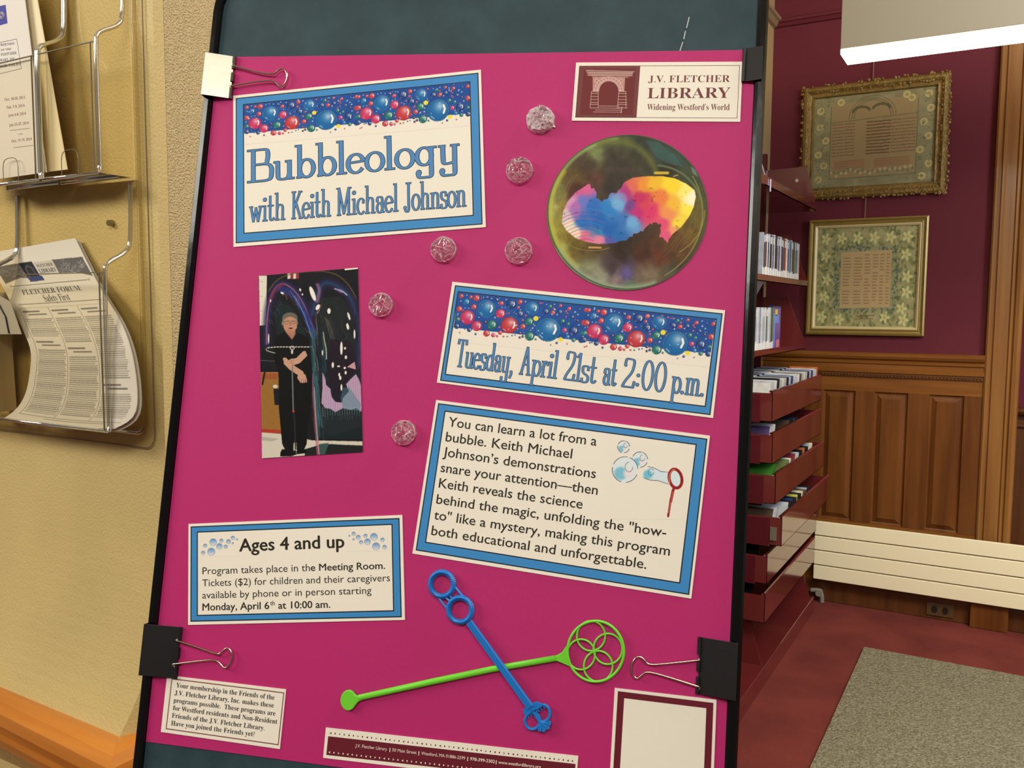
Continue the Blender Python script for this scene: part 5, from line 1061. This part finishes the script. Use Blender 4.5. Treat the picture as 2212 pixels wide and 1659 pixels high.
for x, y in ((60, 120), (60, 260), (110, 380), (50, 500), (100, 600), (60, 720), (230, 60), (800, 80), (930, 60), (950, 180), (900, 290), (940, 410), (880, 520), (950, 640), (900, 740), (760, 50)): cv.disc(x, y, 34, (184, 170, 124)); cv.disc(x, y, 14, (160, 138, 92)); cv.line(circle(x, y, 36, 12), 5, (110, 112, 76), .6, closed=True)
for i in range(120):
    e = RNG.rand() * 4; x, y = (RNG.rand() * 130, RNG.rand() * 800) if e < 2 else (870 + RNG.rand() * 130, RNG.rand() * 800); cv.disc(x, y, 9, (92, 108, 84), ry=5, al=.7, rot=RNG.rand() * 3)
def ornate(T, mould):
    g = G(); x0, x1, z0, z1 = -.943, -.298, 1.994, 2.530; rs = np.random.RandomState(5)
    for i in range(430):
        s = rs.rand() * 2 * ((x1 - x0) + (z1 - z0)); u = rs.choice((-.002, .012, .028)) + rs.randn() * .002
        if s < x1 - x0: c_ = (x0 + s, z0 + u)
        elif s < (x1 - x0) + (z1 - z0): c_ = (x1 - u, z0 + s - (x1 - x0))
        elif s < 2 * (x1 - x0) + (z1 - z0): c_ = (x0 + s - (x1 - x0) - (z1 - z0), z1 - u)
        else: c_ = (x0 + u, z0 + s - 2 * (x1 - x0) - (z1 - z0))
        r_ = .0035 + rs.rand() * .005; d_ = YF - .0315; P = circle(0, 0, 1, 6); V = [(c_[0], d_ - .006, c_[1])] + [(c_[0] + a * r_, d_, c_[1] + b * r_) for a, b in P]; g.add(V, [(0, 1 + i_, 1 + (i_ + 1) % 6) for i_ in range(6)])
    T.part('carved_leaves', g, gold, smooth=True)
T = picture_frame('framed_sampler', 'needlework sampler in an ornate carved gold frame, upper of the two on the maroon wall', -.943, -.298, 1.994, 2.530, [(0, .002), (0, .026), (.010, .036), (.022, .038), (.034, .026), (.042, .024), (.050, .026), (.054, .016), (.054, .008)], gold, cv, ornate)
cv = Canvas(0, 0, 1000, 800, .5, (160, 152, 112)); cv.I += (fnoise(cv.w, cv.h, 14, 15)[..., None] - .5) * 30
for i in range(620):
    x, y = RNG.rand() * 1000, RNG.rand() * 800
    if 255 < x < 720 and 180 < y < 640: continue
    cv.disc(x, y, 22, [(116, 122, 78), (98, 108, 74), (176, 168, 122), (132, 134, 92)][i % 4], ry=11, al=.75, rot=RNG.rand() * 3.1)
for x, y in [(90 + i * 160, 90) for i in range(6)] + [(90, 230), (110, 420), (90, 560), (70, 720), (250, 740), (880, 230), (900, 400), (900, 520), (860, 650), (880, 740), (700, 720)]:
    for k in range(5): cv.disc(x + 30 * math.cos(k * 1.257), y + 27 * math.sin(k * 1.257), 24, (206, 194, 142), ry=13, rot=k * 1.257)
    cv.disc(x, y, 12, (190, 160, 90))
cv.poly([(200, 170), (780, 150), (790, 660), (200, 680)], (150, 146, 110), .6)
for i in range(260):
    t = RNG.rand(); s_ = i % 4; x, y = [(200 + t * 590, 170), (790, 160 + t * 500), (200 + t * 590, 660), (215, 170 + t * 500)][s_]; cv.disc(x + RNG.randn() * 14, y + RNG.randn() * 14, 13, [(98, 108, 100), (84, 96, 78), (150, 150, 116)][i % 3], ry=8, rot=RNG.rand() * 3, al=.8)
cv.poly([(250, 200), (745, 190), (745, 640), (250, 650)], (184, 158, 118))
for i in range(17):
    for a, b in ((275, 350), (385, 465), (490, 545), (570, 620), (640, 680), (700, 735)):
        if (i * 7 + a) % 11 == 0: continue
        cv.line([(a, 225 + i * 24), (b - RNG.rand() * 20, 225 + i * 24)], 8, (136, 104, 82), .75)
cv.line([(420, 712), (600, 705)], 8, (130, 90, 74), .8); cv.line([(410, 735), (590, 730)], 7, (130, 90, 74), .7)
def fil(T, mould): mould([(.026, .010), (.026, .026), (.032, .028), (.040, .022), (.042, .014), (.042, .010)], goldl, 'inner_fillet')
picture_frame('framed_sampler', 'needlework sampler with flowered border in a plain gold frame, lower of the two', -.893, -.361, 1.336, 1.893, [(0, .002), (0, .030), (.008, .034), (.014, .028), (.020, .026), (.026, .030), (.042, .012), (.042, .008)], gold2, cv, fil)
for (x, za, zb, lab) in ((-.629, 2.532, 2.855, 'thin picture wire rising from the ornate frame to the moulding'), (-.640, 1.895, 1.992, 'short picture wire between the two framed samplers')):
    g = G(); g.tube([(x, YF - .012, za), (x, YF - .012, zb)], .0022, 6); single('picture_wire', g, cordm, lab, 'wire', (x, YF - .012, za))

# shelving unit with media bins
shm = mat('maroon_steel', (104, 38, 37), 0.14, spec=0.55, coat=0.5); shd = mat('maroon_steel_dark', (84, 22, 32), 0.25, spec=0.5)
Y1, Y2 = 3.262, 4.225; YN = 2.31; BK = -1.085
T = Thing('shelving_unit', 'maroon steel shelving unit with slanted bins and shelves beside the cream wall', 'shelving', (-.93, 3.3, 0))
for y in (YN, Y1 + .004, Y2 - .004):
    g = G(); g.box(-1.078, -1.046, y - .012, y + .012, .05, 2.186 if y > 3 else 2.18); T.part('upright', g, shd)
g = G(); g.box(BK, -.772, YN - .05, Y2 + .055, 0.0, .078); T.part('plinth', g, shm, bevel=.004)
def bracket(y, pts, m=shm, screws=()):
    g = G(); g.sweep(pts, y - .0015, y + .0015, lambda u, v, w: (u, w, v)); o = T.part('end_bracket', g, m)
    for u, v in screws:
        g = G(); g.sweep(circle(u, v, .008, 10), y - .006, y - .001, lambda a, b, w: (a, w, b)); T.part('screw_head', g, mat('screw_bright', (200, 190, 190), 0.25, metal=.8), parent=o)
for y in (Y1 + .06, Y2 + .02): bracket(y, [(-1.05, .078), (-.785, .078), (-.83, .232), (-.845, .240), (-1.05, .240)], screws=[(-.90, .19), (-.905, .13)] if y < 4 else ())
SHELVES = []
def shelf(y0_, y1_, xf, z, lip=.030, br=.16, mid=True):
    g = G(); g.box(BK + .02, xf, y0_, y1_, z - lip, z - lip + .003); g.box(xf - .003, xf, y0_, y1_, z - lip, z); T.part('shelf', g, shm)
    for y in (y0_, y1_): bracket(y, [(-1.05, z - lip), (xf, z - lip), (xf - .003, z), (xf - .048, z + br), (xf - .058, z + br + .006), (-1.05, z + br)], screws=[(xf - .09, z + br * .66)] if z > 1.8 and y > 4 else ())
shelf(Y1, Y2, -.815, 1.945, .034, .165)
# slanting display shelves
def slant(z, xf):
    g = G(); g.box(BK + .02, xf, Y1, Y2, z - .026, z - .023); g.box(xf - .003, xf, Y1, Y2, z - .026, z); T.part('shelf', g, shm)
    for y in (Y1, Y2): bracket(y, [(-1.05, z - .024), (xf, z - .024), (xf - .003, z), (xf - .085, z + .215), (-1.05, z + .215)])
slant(1.590, -.842); slant(1.300, -.842)
g = G(); g.sweep([(-.86, 1.562), (-.845, 1.566), (-.955, 1.36), (-.970, 1.36)], Y1 + .07, Y1 + .17, lambda u, v, w: (u, w, v)); T.part('sign_strip', g, mat('grey_plastic', (92, 92, 106), 0.3), label='grey plastic support strip')
for k in range(6):
    z = 1.10 - k * .154; g = G(); g.box(BK + .02, -.86, YN, Y1 - .004, z - .02, z - .017); g.box(-.863, -.86, YN, Y1 - .004, z - .02, z + .012); T.part('shelf', g, shm); bracket(Y1 - .004, [(-1.05, z - .02), (-.858, z - .02), (-.860, z), (-.895, z + .11), (-1.05, z + .11)])
g = G(); g.box(BK + .02, -.83, YN, Y1 - .004, 1.275, 1.30); g.box(BK + .02, -.83, YN, Y1 - .004, 1.565, 1.59); g.box(BK + .02, -.815, YN, Y1 - .004, 1.911, 1.945); T.part('shelf', g, shm)
for z in (1.275, 1.565): bracket(Y1 - .004, [(-1.05, z), (-.832, z), (-.90, z + .2), (-1.05, z + .2)])
BINS = [(1.151, -.763), (.994, -.758), (.842, -.742), (.685, -.714), (.532, -.764), (.379, -.768)]
for k, (zt_, xf) in enumerate(BINS):
    zb_ = zt_ - .113; xb = xf - .285; g = G(); t = .002
    g.box(xb, xf, Y1 + .01, Y2 - .005, zb_, zb_ + t); g.box(xf - t, xf, Y1 + .01, Y2 - .005, zb_, zt_); g.box(xb, xb + t, Y1 + .01, Y2 - .005, zb_, zt_)
    g.box(xb, xf, Y1 + .01, Y1 + .01 + t, zb_, zt_ - .006); g.box(xb, xf, Y2 - .005 - t, Y2 - .005, zb_, zt_ - .006)
    o = T.part('bin', g, shm, label='pull-out bin'); g = G(); g.tube([(xf - .007, Y1 + .01, zt_ - .002), (xf - .007, Y2 - .005, zt_ - .002)], .007, 10); T.part('rolled_edge', g, shm, parent=o, smooth=True)
    if k < 5: g = G(); g.box(xb - .01, xf - .045, Y1 + .005, Y1 + .0095, zb_ - .004, zt_ - .012); T.part('slide', g, shd, parent=o)
    if k == 3: g = G(); g.box(xf - .042, xf - .018, Y1 + .004, Y1 + .009, zb_ + .02, zb_ + .07); T.part('latch', g, mat('latch_steel', (150, 150, 130), 0.3, metal=.6), parent=o)
# clear plastic divider leaning on the top shelf
p0, p1 = at_x(1630, 303, -.83), at_x(1654, 388, -.83)
T = Thing('plastic_divider', 'clear slanting plastic divider with a bright edge on the top maroon shelf', 'divider', (-.9, float(p1[1]), 1.95))
g = G(); yA, yB = float(p0[1]), float(p1[1]); g.add([(-.835, yB, 1.95), (-1.03, yB, 1.95), (-1.03, yA, 2.14), (-.835, yA, 2.14)], [(0, 1, 2, 3)]); T.part('panel', g, clr)
zc0, zc1 = float(p0[2]), float(p1[2]); g = G(); g.tube([(-.83, yA, zc0), (-.83, yB, zc1)], .0035, 6); g.tube([(-.812, yB, zc1), (-.812, yB, zc1 - .045)], .003, 6); T.part('edge', g, mat('plastic_edge_bright', (176, 182, 206), 0.3))

# DVD cases and disc cases
def case_mesh(name, dx, dy, dz):
    g = G(); g.box(-dx, 0, 0, dy, 0, dz); me = bpy.data.meshes.new(name); me.from_pydata(g.v, [], g.f); me.update(); return me
def cmat(i, c): return mat('case_colour_%02d' % i, c, 0.3, spec=0.5, var=0.25, vscale=30)
NAMED = [('pale grey', (196, 198, 200)), ('dark blue', (44, 60, 104)), ('black', (28, 30, 32)), ('brick red', (150, 60, 60)), ('white', (226, 224, 216)), ('light blue', (120, 150, 190)), ('dark green', (48, 76, 58)), ('olive green', (112, 128, 70)), ('brown', (92, 74, 58)), ('cream', (222, 212, 176)), ('purple', (96, 74, 120)), ('silver', (170, 176, 186)), ('teal', (40, 110, 104)), ('yellow', (196, 190, 90)), ('orange', (200, 110, 60)), ('bright green', (60, 130, 40))]
MC = {n: cmat(i, c) for i, (n, c) in enumerate(NAMED)}
ORD = ['first', 'second', 'third', 'fourth', 'fifth', 'sixth', 'seventh', 'eighth', 'ninth', 'tenth', 'eleventh', 'twelfth', 'thirteenth', 'fourteenth', 'fifteenth', 'sixteenth', 'seventeenth', 'eighteenth', 'nineteenth', 'twentieth', 'twenty-first', 'twenty-second', 'twenty-third', 'twenty-fourth', 'twenty-fifth', 'twenty-sixth', 'twenty-seventh', 'twenty-eighth', 'twenty-ninth', 'thirtieth', 'thirty-first', 'thirty-second']
lab_w = mat('spine_sticker', (226, 226, 216), 0.5)
proto = case_mesh('dvd_case', .135, .014, .185)
lm = bpy.data.meshes.new('spine_label'); gg = G(); gg.box(0, .0006, .001, .013, .004, .045); lm.from_pydata(gg.v, [], gg.f); lm.materials.append(lab_w)
lm2 = bpy.data.meshes.new('spine_art'); gg = G(); gg.box(0, .0006, .0015, .0125, .15, .178); lm2.from_pydata(gg.v, [], gg.f); lm2.materials.append(mat('spine_pale', (206, 206, 210), 0.5))
def dvd(y, x, z, cname, label, group, dy=.014, hz=1.0, thick=1.0, lean=0.0):
    me = proto.copy(); me.name = 'dvd_case'; me.materials.append(MC[cname]); o = bpy.data.objects.new('dvd_case', me); COL.objects.link(o); o.location = (x, y, z); o.scale = (1, thick, hz); o.rotation_euler = (lean, 0, 0); tag(o, label, 'dvd case', group)
    a = bpy.data.objects.new('spine_label', lm); COL.objects.link(a); a.parent = o; a.location.z = .004 * ((len(cname) + int(y * 977)) % 3)
    if cname not in ('white', 'cream') and int(y * 571) % 3: b = bpy.data.objects.new('spine_art', lm2); COL.objects.link(b); b.parent = o
yA = float(at_x(1725, 600, -.853)[1]) - .014
seq = ['cream', 'silver', 'brown', 'light blue', 'olive green', 'dark green', 'brown', 'pale grey', 'dark blue', 'light blue', 'black', 'white', 'white', 'brick red', 'brown', 'purple', 'black', 'pale grey', 'dark blue', 'silver', 'purple', 'black', 'white', 'dark blue'] + ['silver', 'black', 'pale grey', 'dark blue', 'white', 'brown', 'purple', 'silver']
y = yA
for i, cn in enumerate(seq):
    if y < Y1 + .01: break
    h = 1.0 if i else 1.0; dvd(y, -.853, 1.5685, cn, 'dvd case with %s spine, %s from the right on the middle shelf' % (cn, ORD[i]), 'dvd cases on the middle shelf', hz=.98 + .04 * ((i * 7) % 5) / 5, thick=1.0 + .9 * ((i * 5) % 4 == 1)); y -= .0175 + (.0126 if ((i + 1) * 5) % 4 == 1 else 0)
    if i < 0: break
yB = float(at_x(1670, 700, -.853)[1])
seq = ['olive green', 'dark green', 'silver', 'white', 'pale grey', 'teal', 'white', 'silver', 'pale grey', 'white', 'light blue', 'pale grey', 'white', 'silver', 'dark blue', 'white', 'silver', 'pale grey', 'white', 'teal']
y = yB - .014
for i, cn in enumerate(seq):
    if y < Y1 + .01: break
    dvd(y, -.853, 1.2785, cn, 'dvd case with %s spine, %s left of the purple cover' % (cn, ORD[i]), 'dvd cases on the lower shelf', hz=1.0, thick=1.3); y -= .0205
# face-out case, and one lying behind it
T = Thing('dvd_case', 'dvd case with a purple picture cover facing out on the lower display shelf', 'dvd case', (-.86, yB + .02, 1.279))
g = G(); g.box(-.876, -.858, yB + .012, yB + .152, 1.279, 1.470); T.part('case', g, MC['dark blue']); g = G(); g.box(-.8578, -.8570, yB + .022, yB + .146, 1.285, 1.462); T.part('cover', g, mat('cover_purple', (112, 84, 150), 0.3))
for (a, b, c_, d_, cc, nm) in ((.05, .115, 1.40, 1.435, (110, 140, 206), 'cover_patch'), (.026, .05, 1.30, 1.44, (206, 130, 110), 'cover_patch'), (.05, .09, 1.432, 1.456, (222, 190, 90), 'cover_patch'), (.08, .13, 1.29, 1.33, (206, 120, 120), 'cover_patch')):
    g = G(); g.box(-.8571, -.8564, yB + a, yB + b, c_, d_); T.part(nm, g, mat('cover_ink_%d' % int(cc[0] + cc[2]), cc, 0.35))
g = G(); g.add([(-.90, yB + .16, 1.279), (-.87, yB + .205, 1.279), (-.91, yB + .175, 1.42), (-.94, yB + .13, 1.42), (-.905, yB + .165, 1.279), (-.88, yB + .212, 1.279), (-.918, yB + .182, 1.42), (-.948, yB + .137, 1.42)], [(0, 1, 2, 3), (7, 6, 5, 4), (0, 4, 5, 1), (1, 5, 6, 2), (2, 6, 7, 3), (3, 7, 4, 0)]); single('booklet', g, mat('booklet_pink', (150, 104, 96), 0.5), 'small pinkish booklet leaning behind the purple cover on the lower shelf', 'booklet', (-.9, yB + .17, 1.279))
cd = case_mesh('disc_case', .125, .0105, .140)
cdl = bpy.data.meshes.new('insert'); gg = G(); gg.box(-.115, -.012, -.0006, 0, .012, .132); cdl.from_pydata(gg.v, [], gg.f)
grp = {}
def cdc(x, y, z, lean, cname, label, group, ins=None, yaw=0.0):
    key = cname
    if key not in grp: m_ = cd.copy(); m_.name = 'disc_case'; m_.materials.append(MC[cname]); grp[key] = m_
    o = bpy.data.objects.new('disc_case', grp[key]); COL.objects.link(o); o.location = (x, y, z); o.rotation_euler = (lean, 0, yaw); tag(o, label, 'disc case', group)
    if ins:
        k2 = 'i' + ins
        if k2 not in grp: m_ = cdl.copy(); m_.name = 'insert'; m_.materials.append(MC[ins]); grp[k2] = m_
        a = bpy.data.objects.new('insert', grp[k2]); COL.objects.link(a); a.parent = o
NM = [n for n, _ in NAMED]
z = BINS[0][0] - .109
for row, (x, ysp, n) in enumerate(((-.775, .0205, 22), (-.912, .0205, 22))):
    for i in range(n):
        y = Y1 + .045 + i * .0405
        cn = ['pale grey', 'silver', 'cream', 'white', 'dark blue', 'silver', 'brown', 'pale grey', 'black', 'silver'][(i * 3 + row * 4) % 10]; ins = ['white', 'light blue', 'orange', 'black', 'brick red', 'cream'][(i * 5 + row) % 6]
        if row == 0 and i == n - 1: cdc(x, y, z + .012, -.12, 'orange', 'orange disc case at the far end of the top red bin', 'disc cases in the top bin', 'white'); continue
        if row == 0 and i == 2: cdc(x, y, z + .012, -.22, 'black', 'disc case with a pale blue and pink cover near the front of the top bin', 'disc cases in the top bin', 'light blue'); continue
        cdc(x, y, z + .006, -.20, cn, 'disc case filed in the %s row of the top bin, %s from the near end' % ('front' if row == 0 else 'back', ORD[i]), 'disc cases in the %s row of the top bin' % ('front' if row == 0 else 'back'), ins)
def place(k, items):
    zt_, xf = BINS[k]; zb_ = zt_ - .109
    for (x, yf_, lean, cn, ins, lab) in items: cdc(xf - x, Y1 + yf_, zb_, lean, cn, lab, 'disc cases in the %s bin from the top' % ORD[k], ins, )
place(1, [(.02, .05, -.35, 'pale grey', 'purple', 'disc case with a mauve cover at the near end of the second bin'), (.02, .075, -.35, 'white', 'cream', 'pale disc case just behind the mauve one in the second bin'), (.07, .095, -.35, 'dark green', 'teal', 'dark green disc case in the second bin'), (.13, .04, -.3, 'teal', 'teal', 'teal disc case at the near left of the second bin'), (.02, .36, -.55, 'black', 'brown', 'dark disc case leaning in the middle of the second bin'), (.02, .46, -.6, 'black', 'dark blue', 'dark blue covered disc case leaning far back in the second bin')])
place(2, [(.03, .04, -.4, 'bright green', 'bright green', 'bright green disc case at the near end of the third bin'), (.03, .065, -.4, 'bright green', 'dark green', 'second green disc case behind the bright green one'), (.09, .05, -.38, 'cream', 'cream', 'cream disc case beside the green ones in the third bin'), (.13, .06, -.38, 'silver', 'silver', 'silver disc case left of the cream one in the third bin'),
          (.02, .24, -.55, 'olive green', 'olive green', 'olive green disc case in the middle of the third bin'), (.02, .275, -.55, 'white', 'pale grey', 'white disc case in the middle of the third bin'), (.02, .43, -.5, 'pale grey', 'brick red', 'disc case with a reddish cover in the third bin'), (.02, .50, -.5, 'black', 'black', 'black disc case in the third bin beyond the reddish one'), (.02, .62, -.5, 'black', 'orange', 'disc case with a brownish orange cover near the far end of the third bin'), (.02, .72, -.45, 'cream', 'pale grey', 'last disc case at the far end of the third bin')])
place(3, [(.04, .03, -.5, 'pale grey', 'brown', 'clear disc case with a beige cover at the near end of the fourth bin'), (.11, .04, -.5, 'dark blue', 'dark blue', 'dark blue disc case left of the clear one in the fourth bin'), (.15, .05, -.5, 'cream', 'cream', 'cream disc case at the left of the fourth bin'), (.02, .19, -.55, 'black', 'pale grey', 'disc case with a pale lilac cover in the fourth bin'), (.02, .27, -.55, 'black', 'dark blue', 'black disc case between the lilac and yellow ones in the fourth bin'), (.02, .36, -.55, 'black', 'yellow', 'disc case with a yellow-green cover in the fourth bin'), (.02, .46, -.6, 'brown', 'cream', 'disc case with a tan and white cover in the fourth bin'), (.02, .54, -.6, 'black', 'silver', 'silver covered disc case farthest in the fourth bin')])
place(4, [(.06, .04, -.6, 'black', 'black', 'dark disc case at the near end of the fifth bin'), (.10, .10, -.6, 'black', 'dark green', 'dark green covered disc case in the fifth bin')])
place(5, [(.08, .05, -.75, 'black', 'black', 'black disc case lying in the lowest bin')])
